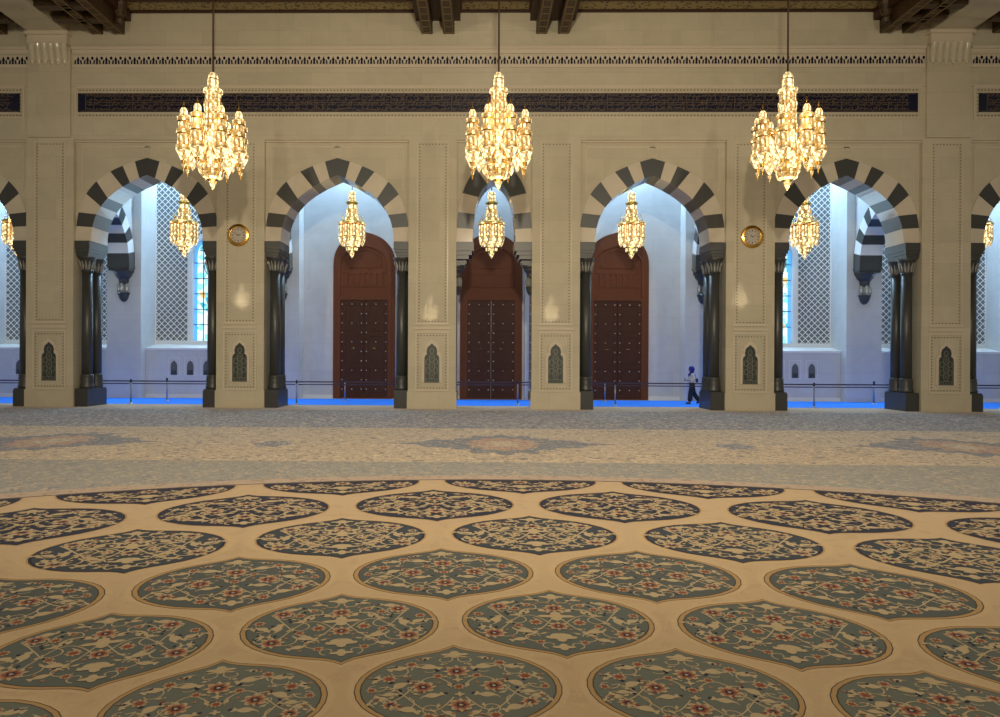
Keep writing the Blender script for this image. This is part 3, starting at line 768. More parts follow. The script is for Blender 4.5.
for x, z, l in ((-5.1, 4.5, 'large gold crystal chandelier deep in the hall, mirrored left of the centre arch'), (6.1, 4.5, 'large gold crystal chandelier deep in the hall, mirrored right of the centre arch'),
                (-22.8, 5.6, 'large gold crystal chandelier far left in the hall, mirrored on the left clock pier'), (23.6, 5.8, 'large gold crystal chandelier far right in the hall, mirrored on the right clock pier')):
    o = dup(far or ch, (x, -39.8, z+.6), l, R.uniform(0, .6)); o.scale = (.62, .62, .72)
    if far is None:
        far = o; cache = {}
        for c in [c for c in bpy.data.objects if c.parent == o]:
            if c.data.name not in cache:
                d = c.data.copy(); cache[c.data.name] = d
                for q in range(len(d.materials)):
                    if d.materials[q] == M['lit']: d.materials[q] = M['bright']
            c.data = cache[c.data.name]
S2 = .0432
aisle_p = [(.3,0,'g'),(1.5,1,'l'),(3.6,3,'l'),(4,6,'l'),(3.8,11,'g'),(6,12,'g'),(6.6,13,'g'),(4.6,15,'l'),(5,19,'g'),(6.4,20,'a'),(5.8,24,'c'),(6.2,27,'g'),(7,28,'a'),(7.6,31,'g'),(13,32,'g'),(14,33.5,'a'),(13.6,35,'g'),(8.4,36,'c'),(8.4,50,'a'),(8,52,'l'),(7.6,57,'g'),(6,58,'l'),(5.6,61,'g'),(3,63,'l'),(2,65,'l'),(.3,68,'g')]
def small_chandelier():
    root = thing('aisle_chandelier', '', 'chandelier', (0, 3.72, 6.25), 0, 'smaller chandeliers in the aisle arches')
    mb = MB(); p, mf = zoned(aisle_p, 20); lathe_px(mb, p, 68*S2, S2, 20, mf); mb.build('crystal_body', CM, root)
    proto = None
    for k in range(8):
        a = 2*PI*(k+.5)/8
        if proto is None:
            mb = MB()
            p, mf = zoned([(1.6,35,'g'),(2.6,36,'c'),(2.7,47,'g'),(3,48,'l'),(2.2,52,'l'),(.3,56,'g')], 10); lathe_px(mb, p, 68*S2, S2, 10, mf)
            proto = mb.build('lamp_glass', CM, root); o = proto
        else: o = proto.copy(); C.objects.link(o); o.parent = root
        o.location = (10.6*S2*math.cos(a), 10.6*S2*math.sin(a), 0)
    mb = MB()
    for k in range(10):
        a = 2*PI*k/10
        mb.tube([(12*S2*math.cos(a), 12*S2*math.sin(a), 34*S2), (11*S2*math.cos(a), 11*S2*math.sin(a), 38*S2), (9.5*S2*math.cos(a), 9.5*S2*math.sin(a), 43*S2)], .014, 5)
    mb.build('crown_spikes', M['gold'], root)
    mb = MB(); mb.tube([(0, 0, 67.8*S2), (0, 0, AT-6.27)], .02, 6); mb.build('hanging_rod', M['lead'], root)
    return root
where = ['at the far left edge of the picture', 'in the arch with the left lattice window', 'in the arch before the left door', 'in the narrow centre arch', 'in the arch before the right door', 'in the arch with the right lattice window', 'at the far right edge of the picture']
CX = [-20.7, -13.38, -6.08, -.04, 5.98, 13.38, 20.7]
sm = small_chandelier()
for k in range(7):
    l = 'small tiered crystal chandelier hanging '+where[k]
    if k == 3: sm.location = (CX[3], 3.72, 6.25); sm['label'] = l
    else: dup(sm, (CX[k], 3.72, 6.25), l)
    point('aisle_chandelier_bulbs', (CX[k], 3.72, 6.05), AI_E, (1, .78, .5), .15)

# ---------------------------------------------------------------- wall clocks and pier grilles
def clock(x, z, label, mins, hrs):
    root = thing('wall_clock', label, 'clock', (x, -.0, z), 0, 'gold wall clocks')
    def disc(mb, r, y0, y1, m=0, n=40, r2=None, sc=0):
        f_ = lambda j: (r*(1+sc*math.cos(16*2*PI*j/n)))
        mb.prism([(f_(j)*math.cos(2*PI*j/n), f_(j)*math.sin(2*PI*j/n)) for j in range(n)], y0, y1, m)
    mb = MB()
    n = 40; prof = [(.425, 0), (.43, -.04), (.40, -.075), (.35, -.06), (.335, -.085), (.30, -.07), (.285, -.03)]
    vs = [(r*math.cos(2*PI*j/n), y, r*math.sin(2*PI*j/n)) for r, y in prof for j in range(n)]
    fs = [(i*n+j, i*n+(j+1) % n, (i+1)*n+(j+1) % n, (i+1)*n+j) for i in range(len(prof)-1) for j in range(n)]
    mb.add(vs, fs, 0, True); mb.build('gold_rim', M['gold'], root)
    mb = MB(); disc(mb, .295, -.035, 0); mb.build('dial', flat('clock_dial', (.42, .38, .32), .4), root)
    mb = MB()
    for h in range(12):
        a = 2*PI*h/12; c_, s_ = math.cos(a), math.sin(a); t = .012 if h % 3 else .02
        mb.prism([(.2*c_+t*s_, .2*s_-t*c_), (.255*c_+t*s_, .255*s_-t*c_), (.255*c_-t*s_, .255*s_+t*c_), (.2*c_-t*s_, .2*s_+t*c_)], -.04, -.035)
    mb.build('hour_marks', M['lead'], root)
    for nm_, ang, ln, t in (('minute_hand', mins, .23, .011), ('hour_hand', hrs, .15, .015)):
        a = PI/2-ang; c_, s_ = math.cos(a), math.sin(a)
        mb = MB(); mb.prism([(-.03*c_+t*s_, -.03*s_-t*c_), (ln*c_, ln*s_), (-.03*c_-t*s_, -.03*s_+t*c_)], -.05, -.042); mb.build(nm_, M['lead'], root)
clock(-9.765, 6.60, 'round gold-rimmed clock on the pier left of the left door', math.radians(300), math.radians(70))
clock(9.745, 6.585, 'round gold-rimmed clock on the pier right of the right door', math.radians(72), math.radians(308))

plab = ['', 'on the leftmost full pier', 'on the pier with the left clock', 'on the pier left of the centre arch', 'on the pier right of the centre arch', 'on the pier with the right clock', 'on the rightmost full pier']
def cusp(w_, h_):
    r = [(w_, 0), (w_, h_*.60), (w_*.92, h_*.68), (w_*.66, h_*.72), (w_*.72, h_*.80), (w_*.58, h_*.90), (w_*.28, h_*.95), (0, h_)]
    return [(x, z) for x, z in r] + [(-x, z) for x, z in r[::-1][1:]]
gp = None
for i in range(1, 7):
    p = PIER[i]; zb_ = Z(382); h_ = Z(343)-zb_
    if gp is None:
        root = thing('niche_grille', '', 'grille', (p, 0, zb_), 0, 'carved niche grilles on the piers'); gp = root
        pts = cusp(.285, h_)
        mb = MB(); mb.prism(pts, -.02, .0); mb.build('tile_field', M['grille'], root)
        mb = MB()
        O = cusp(.38, h_+.15)
        for j in range(len(pts)-1):
            q = [pts[j], O[j], O[j+1], pts[j+1]]
            if j == 0: q = [(pts[0][0], 0), (O[0][0], 0)]+[O[1], pts[1]]
            mb.add([(x, -.045, z) for x, z in q]+[(x, 0, z) for x, z in q], [(3, 2, 1, 0), (0, 4, 7, 3), (1, 2, 6, 5)])
        mb.build('arched_surround', M['beige_trim'], root)
        mb = MB()
        def loop(cx_, cz_, rx, rz, t, n=14):
            for j in range(n):
                a0, a1 = 2*PI*j/n, 2*PI*(j+1)/n
                q = [(cx_+(rx+e)*math.cos(a), cz_+(rz+e)*math.sin(a)) for e, a in ((-t, a0), (t, a0), (t, a1), (-t, a1))]
                mb.prism(q[::-1], -.032, -.02)
        for zc in (.30, .62, .94): loop(0, zc, .10, .14, .013); loop(0, zc, .04, .05, .01, 8)
        for zc in (.46, .78):
            for s in (-1, 1): loop(s*.15, zc, .07, .11, .011)
        loop(0, 1.2, .07, .09, .012)
        for s in (-1, 1): mb.box(s*.25-.01, s*.25+.01, -.03, -.02, .02, h_*.6)
        for zz in (.04, .14): mb.box(-.26, .26, -.03, -.02, zz-.01, zz+.01)
        for k in range(5): mb.box(-.2+k*.1-.008, -.2+k*.1+.008, -.03, -.02, .04, .14)
        mb.build('carved_tracery', M['grille_l'], root)
        root['label'] = 'dark carved arched niche grille '+plab[i]
    else: dup(gp, (p, 0, zb_), 'dark carved arched niche grille '+plab[i])

# ---------------------------------------------------------------- carpets
def speckle(name, base, cols, scale, warp=(1, 1, 1)):
    m, nt, b, N, L = nm(name)
    tc = N.new('ShaderNodeTexCoord'); mp = N.new('ShaderNodeMapping'); mp.inputs['Scale'].default_value = warp
    L.new(tc.outputs['Object'], mp.inputs[0])
    cur = None
    for k, (c, sc_, thr) in enumerate(cols):
        n = N.new('ShaderNodeTexNoise'); n.inputs['Scale'].default_value = scale*sc_; n.inputs['Detail'].default_value = 2; n.inputs['Distortion'].default_value = 1.5
        n.noise_dimensions = '4D'; n.inputs['W'].default_value = 3.1*k
        L.new(mp.outputs[0], n.inputs['Vector'])
        r = N.new('ShaderNodeMapRange'); r.inputs[1].default_value = thr; r.inputs[2].default_value = thr+.05; L.new(n.outputs['Fac'], r.inputs[0])
        mx = N.new('ShaderNodeMixRGB'); L.new(r.outputs[0], mx.inputs[0]); mx.inputs[2].default_value = (*c, 1)
        if cur: L.new(cur, mx.inputs[1])
        else: mx.inputs[1].default_value = (*base, 1)
        cur = mx.outputs[0]
    L.new(cur, b.inputs['Base Color']); b.inputs['Roughness'].default_value = .95
    try: b.inputs['Sheen Weight'].default_value = .15
    except Exception: pass
    return m
cream = (.50, .345, .185)
K = {}
K['tan'] = speckle('carpet_tan', (.48, .335, .18), [((.45, .31, .165), .5, .55), ((.51, .36, .20), 3, .6)], 6)
K['beige'] = speckle('carpet_floral_beige', (.46, .36, .245), [((.17, .15, .14), 1, .55), ((.66, .53, .36), 1.3, .55), ((.46, .25, .16), 1.7, .64), ((.16, .17, .19), 1.9, .645)], 6)
K['bluegrey'] = speckle('carpet_floral_bluegrey', (.21, .21, .235), [((.54, .47, .39), 1, .53), ((.05, .07, .12), 1.3, .54), ((.36, .22, .17), 1.8, .62)], 6)
K['greygreen'] = speckle('carpet_floral_greygreen', (.26, .25, .22), [((.44, .35, .25), 1, .54), ((.14, .15, .16), 1.4, .58)], 7)
K['starblue'] = speckle('carpet_star_blue', (.15, .16, .19), [((.40, .34, .27), 1, .54), ((.07, .08, .12), 1.3, .56)], 7)
K['edge'] = speckle('carpet_edge', (.42, .31, .22), [((.30, .20, .14), 1, .56)], 6)
K['cream'] = flat('pattern_cream', (.45, .345, .20), .95, bscale=30)
K['band'] = flat('pattern_gold_band', (.40, .25, .105), .95)
K['outline'] = flat('pattern_dark_outline', (.07, .05, .035), .95)
K['pale'] = flat('pattern_pale_band', (.52, .375, .21), .95)
K['rust'] = flat('pattern_rust', (.22, .06, .03), .95)
K['salmon'] = flat('pattern_salmon', (.33, .17, .10), .95)
K['navy'] = flat('pattern_navy', (.016, .018, .04), .95)
FILL = [(.13, .14, .115), (.10, .115, .10), (.08, .092, .085), (.038, .048, .062), (.020, .024, .045), (.018, .018, .04), (.018, .018, .04), (.018, .018, .04)]
for i, c in enumerate(FILL): K['fill%d' % i] = flat('pattern_ground_%d' % i, c, .95)
KN = list(K.keys()); KI = {n: i for i, n in enumerate(KN)}
cp = MB()
def rect(x0, x1, y0, y1, z, m): cp.add([(x0, y0, z), (x1, y0, z), (x1, y1, z), (x0, y1, z)], [(0, 1, 2, 3)], KI[m])
Z0 = .012
cp.box(-26.6, 26.6, -29.9, 1.78, 0, Z0, KI['greygreen'])
rect(-26.6, 26.6, -.85, 1.78, Z0+.0006, 'edge'); rect(-26.6, 26.6, -7.45, -.85, Z0+.0006, 'bluegrey'); rect(-26.6, 26.6, -13.87, -7.45, Z0+.0006, 'beige')
CXc, CYc, R0, LR, NA, PH = -.038, -30.225, 7.12, .1405, 32, .0105
RE = 14.42
def polar(r, a): return (CXc+r*math.sin(a), CYc+r*math.cos(a))
# circular field
for r0_, r1_, m, zz in ((0.5, RE, 'tan', .0012),):
    n = 96
    vs = [(*polar(r1_, -1.2+2.4*j/n), Z0+zz) for j in range(n+1)] + [(*polar(r0_, -1.2+2.4*j/n), Z0+zz) for j in range(n+1)]
    cp.add(vs, [(j, j+1, n+2+j, n+1+j)[::-1] for j in range(n)], KI[m])
n = 96   # rim strip of the circle
for ra, rb, m in ((RE, RE+.05, 'outline'), (RE+.05, RE+.45, 'edge')):
    vs = [(*polar(rb, -1.2+2.4*j/n), Z0+.0014) for j in range(n+1)] + [(*polar(ra, -1.2+2.4*j/n), Z0+.0014) for j in range(n+1)]
    cp.add(vs, [(j, j+1, n+2+j, n+1+j)[::-1] for j in range(n)], KI[m])
QO = [(0, 1), (.06, .94), (.14, .885), (.26, .835), (.41, .78), (.58, .70), (.73, .585), (.85, .45), (.93, .32), (.983, .16), (1, 0)]
OGEE = QO + [(x, -z) for x, z in QO[::-1][1:]] + [(-x, -z) for x, z in QO[1:]] + [(-x, z) for x, z in QO[::-1][1:-1]]
HU, HV = .0830, .0815          # half sizes: angle, log radius
def medallion(lr0, a0, row):
    def mp(u, v):
        r = math.exp(lr0+v*HV); r = min(r, RE-.02); return polar(r, a0+u*HU)
    def poly(pts, z, m):
        q = [mp(u, v) for u, v in pts]
        cp.add([(x, y, Z0+z) for x, y in q], [list(range(len(q)))], KI[m])
    def scale(s, e=0): return [(u*s+(e if u > 0 else -e if u < 0 else 0), v*s+(1 if v > 0 else -1)*e*.8) for u, v in OGEE]
    fan = lambda z, s, m: poly(scale(s), z, m)
    if math.exp(lr0-HV) > RE-.03: return
    fan(.0020, 1.13, 'pale') if row < 4 else None
    if row < 3: fan(.0024, 1.058, 'outline'); fan(.0028, 1.046, 'band'); fan(.0032, 1.0, 'outline'); fan(.0036, .985, 'fill%d' % row)
    else: fan(.0028, 1.03, 'band'); fan(.0032, 1.01, 'navy'); fan(.0036, .975, 'fill%d' % min(row, 7))
    rr = random.Random(row % 2)
    zc = [.0040]
    def ok(u, v): return math.exp(lr0+v*HV) < RE-.12
    def inside(u, v, mrg=.07):
        au, av = abs(u), abs(v)
        for k in range(len(QO)-1):
            (x0, z0), (x1, z1) = QO[k], QO[k+1]
            if x0 <= au <= x1+1e-9:
                lim = z0+(z1-z0)*(au-x0)/(x1-x0) if x1 > x0 else z1
                return av < lim-mrg
        return False
    def blob(u, v, r, n, m, amp=.3, asp=1., rot=0, k=10):
        if not ok(u, v): return
        pts = []
        for j in range(k*2):
            a = 2*PI*j/(k*2); q = r*(1+amp*math.cos(n*a))
            x, y = q*math.cos(a)*asp, q*math.sin(a)
            pts.append((u+x*math.cos(rot)-y*math.sin(rot), v+x*math.sin(rot)+y*math.cos(rot)))
        zc[0] += .000012; poly(pts[::-1], zc[0], m)
    def strip(pts, w0, w1, m):
        zc[0] += .000012
        n = len(pts); Lp, Rp = [], []
        for i, p in enumerate(pts):
            a, b = pts[max(0, i-1)], pts[min(n-1, i+1)]; dx, dy = b[0]-a[0], b[1]-a[1]; l = math.hypot(dx, dy) or 1
            t = i/(n-1); wd = (w0+(w1-w0)*t)/2
            if isinstance(m, tuple): pass
            Lp.append((p[0]-dy/l*wd, p[1]+dx/l*wd)); Rp.append((p[0]+dy/l*wd, p[1]-dx/l*wd))
        if not all(ok(*p) for p in pts[::3]): return
        vs = [(*mp(*p), Z0+zc[0]) for p in Lp+Rp]
        cp.add(vs, [(i, n+i, n+i+1, i+1)[::-1] for i in range(n-1)], KI[m])
    def spiral(u, v, r, a0_, turns, m, s, w_=.02):
        n = 12
        strip([(s*(u+r*(1-.7*t/n)*math.cos(a0_+turns*2*PI*t/n)), v+r*(1-.7*t/n)*math.sin(a0_+turns*2*PI*t/n)) for t in range(n+1)], w_, w_*.8, m)
    def leaf(u, v, ln, ang, s, m='cream', curl=.9, w_=.11):
        # cloud shaped palmette leaf with hooked tail
        n = 9; pts = []; wd = []
        x, y, a = u, v, ang
        for t in range(n+1):
            pts.append((x, y)); tt_ = t/n
            wd.append(w_*(.35+1.0*math.sin(PI*min(1, tt_*1.5))*(1 if tt_ < .67 else 0)+.0) if tt_ < .67 else w_*.35*(1-(tt_-.67)/.36))
            x += ln/n*math.cos(a); y += ln/n*math.sin(a); a += curl/n*(2.2 if tt_ > .4 else -.8)
        zc[0] += .000012; Lp, Rp = [], []
        for i, p in enumerate(pts):
            a_, b_ = pts[max(0, i-1)], pts[min(n, i+1)]; dx, dy = b_[0]-a_[0], b_[1]-a_[1]; l = math.hypot(dx, dy) or 1
            Lp.append((p[0]-dy/l*wd[i], p[1]+dx/l*wd[i])); Rp.append((p[0]+dy/l*wd[i]*.7, p[1]-dx/l*wd[i]*.7))
        if not all(ok(*p) for p in pts[::3]): return
        vs = [(*mp(s*p[0], p[1]), Z0+zc[0]) for p in Lp+Rp]; k = n+1
        cp.add(vs, [(i, k+i, k+i+1, i+1)[::-s] if s > 0 else (i, k+i, k+i+1, i+1) for i in range(n)], KI[m])
        blob(s*(u-.02*math.cos(ang)), v-.02*math.sin(ang), w_*.75, 3, m, .35, 1, ang)
    def flower(u, v, r, big=True):
        if not ok(u, v): return
        if row >= 3:
            blob(u, v, r*1.15, 8, 'cream', .28); blob(u, v, r*.75, 6, 'salmon', .25, 1, .2); blob(u, v, r*.42, 5, 'navy', .2)
            return
        blob(u, v, r*1.12, 8, 'cream', .25)
        blob(u, v, r*.92, 8, 'salmon', .25, 1, .2)
        blob(u, v, r*.66, 6, 'rust', .2)
        if big: blob(u, v, r*.4, 5, 'navy', .2); blob(u, v, r*.18, 3, 'cream', .1)
    A = row % 2 == 0; near = row < 3
    w_ = .016 if near else .024
    for s in (1, -1):
        if A:
            stem = [(.02+.84*t/18, .26*math.sin(t/18*PI*1.8)-.02) for t in range(19)]
            stem2 = [(.06+.74*t/18, -.22-.28*math.sin(t/18*PI*1.6)) for t in range(19)]
        else:
            stem = [(.04+.82*t/18, -.16+.34*math.sin(t/18*PI*1.5)) for t in range(19)]
            stem2 = [(.04+.70*t/18, .10-.42*math.sin(t/18*PI*1.3)) for t in range(19)]
        strip([(s*u, v) for u, v in stem], w_, w_, 'cream'); strip([(s*u, v) for u, v in stem2], w_, w_, 'cream')
        for (u, v, r, a0_, tn) in ((.30, .42, .17, 0, .85), (.62, -.34, .18, 2.2, .8), (.28, -.46, .15, 4, .85), (.62, .38, .17, 1, .8), (.84, .06, .12, 3, .8), (.12, .66, .11, 2, .8), (.14, -.70, .10, 5, .8), (.46, .02, .16, 1.2, .85), (.80, -.25, .12, 5.2, .8)):
            spiral(u, v, r, a0_, tn, 'cream', s, w_)
        if A:
            L_ = ((.20,.46,.26,.3,1.1,.060),(.66,.46,.24,2.7,-1.2,.055),(.52,.12,.26,-.5,1,.058),(.20,-.16,.24,-.4,-1.2,.055),(.46,-.50,.26,.6,1.1,.06),(.84,.20,.18,2.0,.9,.045),(.82,-.16,.17,-2.4,.9,.045),(.10,-.60,.17,.9,1,.04),(.36,.68,.15,2.9,.9,.035),(.64,-.12,.20,.2,1.2,.045))
            F_ = ((.36,.02,.105,1),(.70,.24,.065,0),(.70,-.34,.075,1),(.46,.56,.055,0),(.33,-.62,.06,0),(.88,.0,.045,0),(.20,.26,.045,0))
        else:
            L_ = ((.40,.22,.26,2.3,1.1,.06),(.46,.60,.22,-.4,-1.1,.05),(.64,.12,.26,-1.2,1,.058),(.30,-.34,.26,.5,1.1,.06),(.52,-.56,.22,2.6,-1.2,.05),(.78,.0,.20,.9,1,.05),(.10,.30,.20,.4,-1,.045),(.12,-.46,.17,2.5,.9,.04),(.20,.68,.14,.2,.9,.035),(.84,-.22,.15,1.6,.9,.04))
            F_ = ((.62,.46,.095,1),(.72,-.36,.11,1),(.24,-.04,.065,0),(.44,-.14,.045,0),(.86,.22,.05,0),(.44,.38,.05,0),(.24,-.62,.045,0),(.30,.50,.04,0))
        for u, v, ln, an, cu, wd_ in L_: leaf(u, v, ln, an, s, 'cream', cu, wd_*.85)
        for u, v, r, bg_ in F_: flower(s*u, v, r, bool(bg_))
        rr = random.Random(11+row % 2)
        for _ in range(60 if near else 105):
            u, v = rr.uniform(.03, .97), rr.uniform(-.88, .88)
            if not inside(u, v, .10): continue
            k = rr.random()
            if k < .25: blob(s*u, v, .017, 4, 'navy' if near else 'cream', .3, 1.6, rr.uniform(0, 3), 6)
            elif k < .45: blob(s*u, v, .022, 5, 'salmon' if near else 'cream', .3, 1, 0, 6)
            elif k < .88: leaf(u, v, rr.uniform(.07, .13), rr.uniform(0, 6.2), s, 'cream', 1.3, .017 if near else .026)
            else: blob(s*u, v, .018, 3, 'rust', .3, 1.5, rr.uniform(0, 3), 6)
    if A: flower(0, .0, .05, False); flower(0, .36, .11); flower(0, -.40, .11); blob(0, .16, .04, 4, 'cream', .4); blob(0, -.17, .04, 4, 'cream', .4)
    else: flower(0, .40, .10); flower(0, -.16, .095); blob(0, .14, .10, 4, 'cream', .45, 1.5); blob(0, -.50, .085, 4, 'cream', .4, 1.5)
    blob(0, .78, .07, 4, 'cream', .35, 1.6); blob(0, -.76, .07, 4, 'cream', .35, 1.4)
for row in range(-1, 6):
    for j in range(-6, 6):
        off = .5 if row % 2 == 0 else 0
        a = PH+(j+off)*2*PI/NA
        lr0 = math.log(R0)+LR*row
        x, y = polar(math.exp(lr0), a)
        if y < -24.6 or x < -.55-(y+27.46)*.68-1.6 or x > -.55+(y+27.46)*.78+1.6: continue
        medallion(lr0, a, max(0, row))
# big star medallions in the beige border field
def star(cx_, cy_, sx_, sy_):
    def lob(s, m, z, n=60, amp=.12):
        pts = []
        for j in range(n):
            a = 2*PI*j/n; q = 1+amp*math.cos(12*a)
            pts.append((cx_+s*sx_*.52*q*math.cos(a), cy_+s*sy_*q*math.sin(a)))
        cp.add([(x, y, Z0+z) for x, y in pts], [list(range(n))], KI[m])
    for s in (-1, 1):
        pts = [(0, .25), (.35, .22), (.55, .45), (.75, .38), (.85, .12), (1.15, .0), (.85, -.12), (.75, -.38), (.55, -.45), (.35, -.22), (0, -.25)]
        q = [(cx_+s*sx_*x*1.0, cy_+sy_*y) for x, y in pts]
        if s > 0: q = q[::-1]
        cp.add([(x, y, Z0+.0010) for x, y in q], [list(range(len(q)))], KI['starblue'])
    lob(1, 'starblue', .0012); lob(.66, 'star_rust', .0014); lob(.3, 'beige', .0016)
K['star_rust'] = speckle('carpet_star_rust', (.36, .19, .13), [((.46, .36, .24), 1, .5), ((.20, .18, .18), 1.3, .6)], 7); KN.append('star_rust'); KI['star_rust'] = len(KN)-1
for x in (-10.4, 0, 10.4, 20.8, -20.8): star(x, -10.95, 2.3, 1.75)
for x in (-5.2, 5.2, 15.6, -15.6):
    q = [(x+.42*(1+.15*math.cos(6*a))*math.cos(a), -11.2+.55*(1+.15*math.cos(6*a))*math.sin(a)) for a in [2*PI*j/24 for j in range(24)]]
    cp.add([(a, b, Z0+.0012) for a, b in q], [list(range(24))], KI['bluegrey'])
o = cp.build('carpet', [K[n] for n in KN]); tag(o, 'huge tan hall carpet with navy and green ogee medallions and floral borders', 'carpet')
mb = MB(); mb.box(-26.6, 26.6, 1.80, 6.0, 0, .016)
tag(mb.build('blue_runner', M['blue']), 'bright blue carpet runner along the aisle behind the arches', 'runner')

# ---------------------------------------------------------------- queue posts
posts = [(-20.5, 1.95, 'steel queue post seen through the arch at the far left edge'), (-14.83, 1.95, 'steel queue post in front of the left lattice bay, nearer of the two there'), (-8.01, 1.95, 'steel queue post just left of the left brown door, nearer to the hall'), (1.06, 2.64, 'steel queue post at the right side of the centre door'), (5.06, 2.37, 'bright steel queue post in front of the right brown door, nearer of the two'), (13.01, 1.95, 'thin queue post in the middle of the arch with the right lattice window'), (20.5, 1.95, 'queue post seen through the arch at the far right edge')]
back = [(-14.21, 3.95, 'thin queue post in the left lattice bay, the farther one'), (-6.53, 4.66, 'steel queue post standing in front of the left brown door, farther back'), (5.1, 5.0, 'steel queue post right before the right brown door, the farther one'), (12.2, 4.3, 'thin queue post close to the left column of the right lattice arch'), (16.7, 4.31, 'thin queue post left of the right lattice arch columns, farther back')]
def post(x, y, label, nxt=None):
    root = thing('queue_post', label, 'queue post', (x, y, .0165), 0, 'queue posts with belts')
    mb = MB(); mb.lathe([(.11, 0), (.11, .012), (.09, .03), (.04, .045), (.035, .06)], 20); mb.build('base', M['steel'], root)
    mb = MB(); mb.lathe([(.032, .05), (.032, .90)], 12, smooth=True); mb.build('pole', M['steel'], root)
    mb = MB(); mb.lathe([(.04, .86), (.042, .87), (.042, .98), (.03, 1.0)], 12); mb.build('belt_head', M['lead'], root)
    if nxt:
        dx, dy = nxt[0]-x, nxt[1]-y; l = math.hypot(dx, dy); ux, uy = dx/l, dy/l; a, b = .05, l-.05
        mb = MB()
        for z0_, z1_ in ((.90, .95), (.80, .84)):
            nxx, nyy = -uy*.004, ux*.004
            vs = [(ux*t+nxx*s, uy*t+nyy*s, z) for t in (a, b) for s in (-1, 1) for z in (z0_, z1_)]
            mb.add(vs, [(0, 1, 5, 4), (2, 6, 7, 3), (1, 3, 7, 5), (0, 4, 6, 2)])
        mb.build('belt', M['belt'], root)
for i, (x, y, l) in enumerate(posts): post(x, y, l, posts[i+1][:2] if i+1 < len(posts) else None)
for i, (x, y, l) in enumerate(back): post(x, y, l)

# ---------------------------------------------------------------- the walking person
def skin(name, verts, edges, radii, mat, parent, sub=2, loc=None):
    me = bpy.data.meshes.new(name); me.from_pydata(verts, edges, []); o = bpy.data.objects.new(name, me); C.objects.link(o); o.parent = parent
    md = o.modifiers.new('skin', 'SKIN'); md.use_smooth_shade = True
    for i, r in enumerate(radii):
        r = (r, r) if not isinstance(r, tuple) else r
        me.skin_vertices[0].data[i].radius = r
    me.skin_vertices[0].data[0].use_root = True
    s = o.modifiers.new('sub', 'SUBSURF'); s.levels = sub; s.render_levels = sub
    me.materials.append(mat); return o
skin_m = flat('skin', (.32, .17, .10), .6); navy_cloth = flat('blue_scarf_cloth', (.01, .02, .22), .85); white_cloth = flat('cream_blouse_cloth', (.55, .52, .46), .85); dark_cloth = flat('black_trouser_cloth', (.012, .013, .018), .8); bag_m = flat('dark_bag', (.03, .035, .10), .7); phone_m = flat('phone_shell', (.02, .02, .03), .3)
pr = thing('person', 'person in blue headscarf, cream top and black trousers walking left by the column', 'person', (8.62, 3.74, .017), PI/2)
pr.scale = (1.02, 1.0, .94)
# local frame: walking direction is +Y (world -X); built facing +Y
J = [(0, 0, .92), (0, .01, 1.05), (0, .02, 1.2), (0, .02, 1.34), (0, .03, 1.43), (0, .06, 1.52), (0, .07, 1.60),      # pelvis .. head
     (-.09, .01, .86), (-.10, .10, .50), (-.10, .12, .11), (-.10, .24, .045),                                          # left leg forward
     (.09, -.01, .86), (.10, -.10, .49), (.10, -.34, .16), (.10, -.28, .05),                                           # right leg back, heel lifted
     (-.17, .02, 1.36), (-.21, -.02, 1.12), (-.16, .20, 1.06),                                                          # left arm, bent
     (.17, .02, 1.36), (.21, -.02, 1.12), (.14, .20, 1.06)]
E_ = [(0,1),(1,2),(2,3),(3,4),(4,5),(5,6),(0,7),(7,8),(8,9),(9,10),(0,11),(11,12),(12,13),(13,14),(3,15),(15,16),(16,17),(3,18),(18,19),(19,20)]
rad = [(.12,.10),(.11,.09),(.12,.09),(.12,.08),.05,(.085,.095),(.075,.085),.085,.055,.038,.032,.085,.055,.038,.032,.05,.04,.028,.05,.04,.028]
skin('body', J, E_, rad, skin_m, pr)
# face
mb = MB()
for s in (-1, 1): mb.lathe([(.001, 1.575), (.011, 1.58), (.011, 1.592), (.001, 1.597)], 8, (s*.03, .155), m=1)
mb.tube([(0, .155, 1.585), (0, .178, 1.555), (0, .16, 1.545)], [.008, .013, .008], 6, 0); mb.box(-.022, .022, .150, .160, 1.515, 1.523, 2)
mb.build('face', [skin_m, phone_m, flat('lips', (.3, .08, .06), .5)], pr)
def cloth(name, mat, pts, edges, radii): return skin(name, pts, edges, radii, mat, pr)
mb = MB(); hp = [(.001, 1.735), (.05, 1.728), (.09, 1.70), (.118, 1.655), (.128, 1.60), (.120, 1.54), (.098, 1.485), (.088, 1.44), (.115, 1.39), (.15, 1.35), (.16, 1.30)]
nn_ = 20; vs = []
for r_, z_ in hp:
    for j in range(nn_):
        a_ = 2*PI*j/nn_; vs.append((r_*.92*math.cos(a_), .025-.02*(1.6-z_)+r_*1.02*math.sin(a_), z_))
fs = []
for i_ in range(len(hp)-1):
    for j in range(nn_):
        if i_ in (3, 4, 5) and j in (3, 4, 5, 6): continue          # opening for the face
        fs.append((i_*nn_+j, i_*nn_+(j+1) % nn_, (i_+1)*nn_+(j+1) % nn_, (i_+1)*nn_+j))
mb.add(vs, fs, 0, True); mb.build('headscarf', navy_cloth, pr)
cloth('blouse', white_cloth, [(0, .01, 1.08), (0, 0, .86), (0, .02, 1.22), (0, .02, 1.36), (-.17, .02, 1.37), (-.215, -.02, 1.12), (-.17, .13, 1.07), (.17, .02, 1.37), (.215, -.02, 1.12), (.16, .13, 1.07)],
      [(0,1),(0,2),(2,3),(3,4),(4,5),(5,6),(3,7),(7,8),(8,9)], [(.15,.125),(.165,.135),(.15,.12),(.13,.10),.065,.055,.045,.065,.055,.045])
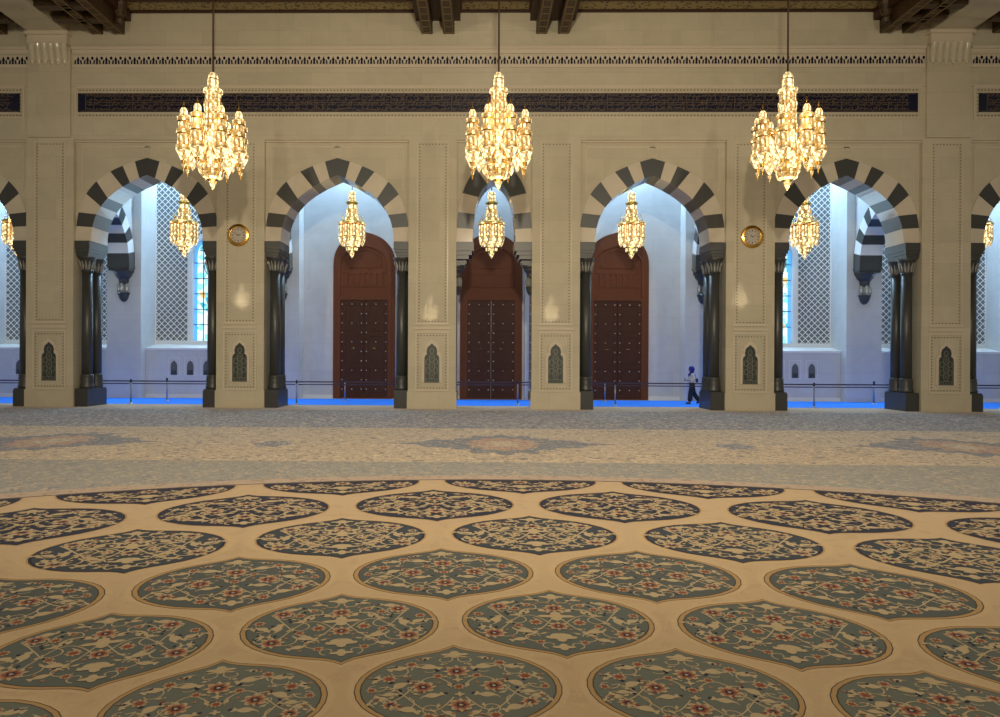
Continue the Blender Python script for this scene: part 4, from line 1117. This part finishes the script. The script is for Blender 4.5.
cloth('trousers', dark_cloth, [(0, 0, .93), (0, 0, 1.05), (-.09, .02, .84), (-.10, .10, .50), (-.10, .13, .08), (.09, -.02, .84), (.10, -.10, .49), (.10, -.34, .13)],
      [(0,1),(0,2),(2,3),(3,4),(0,5),(5,6),(6,7)], [(.145,.12),(.13,.11),.12,.105,.11,.12,.105,.11])
for s, (a, b) in ((-1, ((-.10, .10, .045), (-.10, .30, .035))), (1, ((.10, -.36, .11), (.10, -.22, .035)))):
    mb = MB(); mb.tube([a, tuple((Vector(a)+Vector(b))/2), b], [.045, .05, .032], 10); mb.build('shoe', dark_cloth, pr)
for s, base in ((-1, (-.16, .21, 1.06)), (1, (.14, .21, 1.06))):
    bx, by, bz = base
    V = [(bx, by, bz), (bx-s*.01, by+.05, bz+.01)]; E2 = [(0, 1)]; rr_ = [.022, (.030, .016)]
    for f_ in range(4):
        ox = (f_-1.5)*.017; ln = (.040, .046, .043, .034)[f_]; i0 = len(V)
        V += [(bx+ox-s*.012, by+.085, bz+.012), (bx+ox-s*.02, by+.085+ln*.5, bz+.03), (bx+ox-s*.03, by+.085+ln*.4, bz+.052)]
        E2 += [(1, i0), (i0, i0+1), (i0+1, i0+2)]; rr_ += [.009, .008, .007]
    i0 = len(V); V += [(bx-s*.035, by+.045, bz+.02), (bx-s*.045, by+.075, bz+.04)]; E2 += [(0, i0), (i0, i0+1)]; rr_ += [.010, .008]
    skin('hand', V, E2, rr_, skin_m, pr, 1)
mb = MB(); mb.box(-.06, .06, .0, .012, -.005, .0); 
ph = MB(); ph.box(-.05, .05, .300, .312, 1.06, 1.18); 
tag(ph.build('held_phone', phone_m), 'small dark device held in the hands of the walking person', 'phone')
po = bpy.data.objects['held_phone']; po.location = (8.62, 3.74, .017); po.rotation_euler.z = PI/2; po.scale = (1.02, 1.0, .94)
# shoulder bag
mb = MB(); mb.tube([(.05, .14, 1.24), (.10, .12, 1.34), (.11, .0, 1.43), (.10, -.15, 1.34), (.06, -.20, 1.14)], .014, 6)
mb.prism([(-.09, .98), (.11, .98), (.11, 1.16), (-.09, 1.16)], -.235, -.175)
bag = mb.build('shoulder_bag', bag_m); tag(bag, 'dark shoulder bag with strap worn on the back of the walking person', 'bag')
bag.location = (8.62, 3.74, .017); bag.rotation_euler.z = PI/2; bag.scale = (1.02, 1.0, .94)
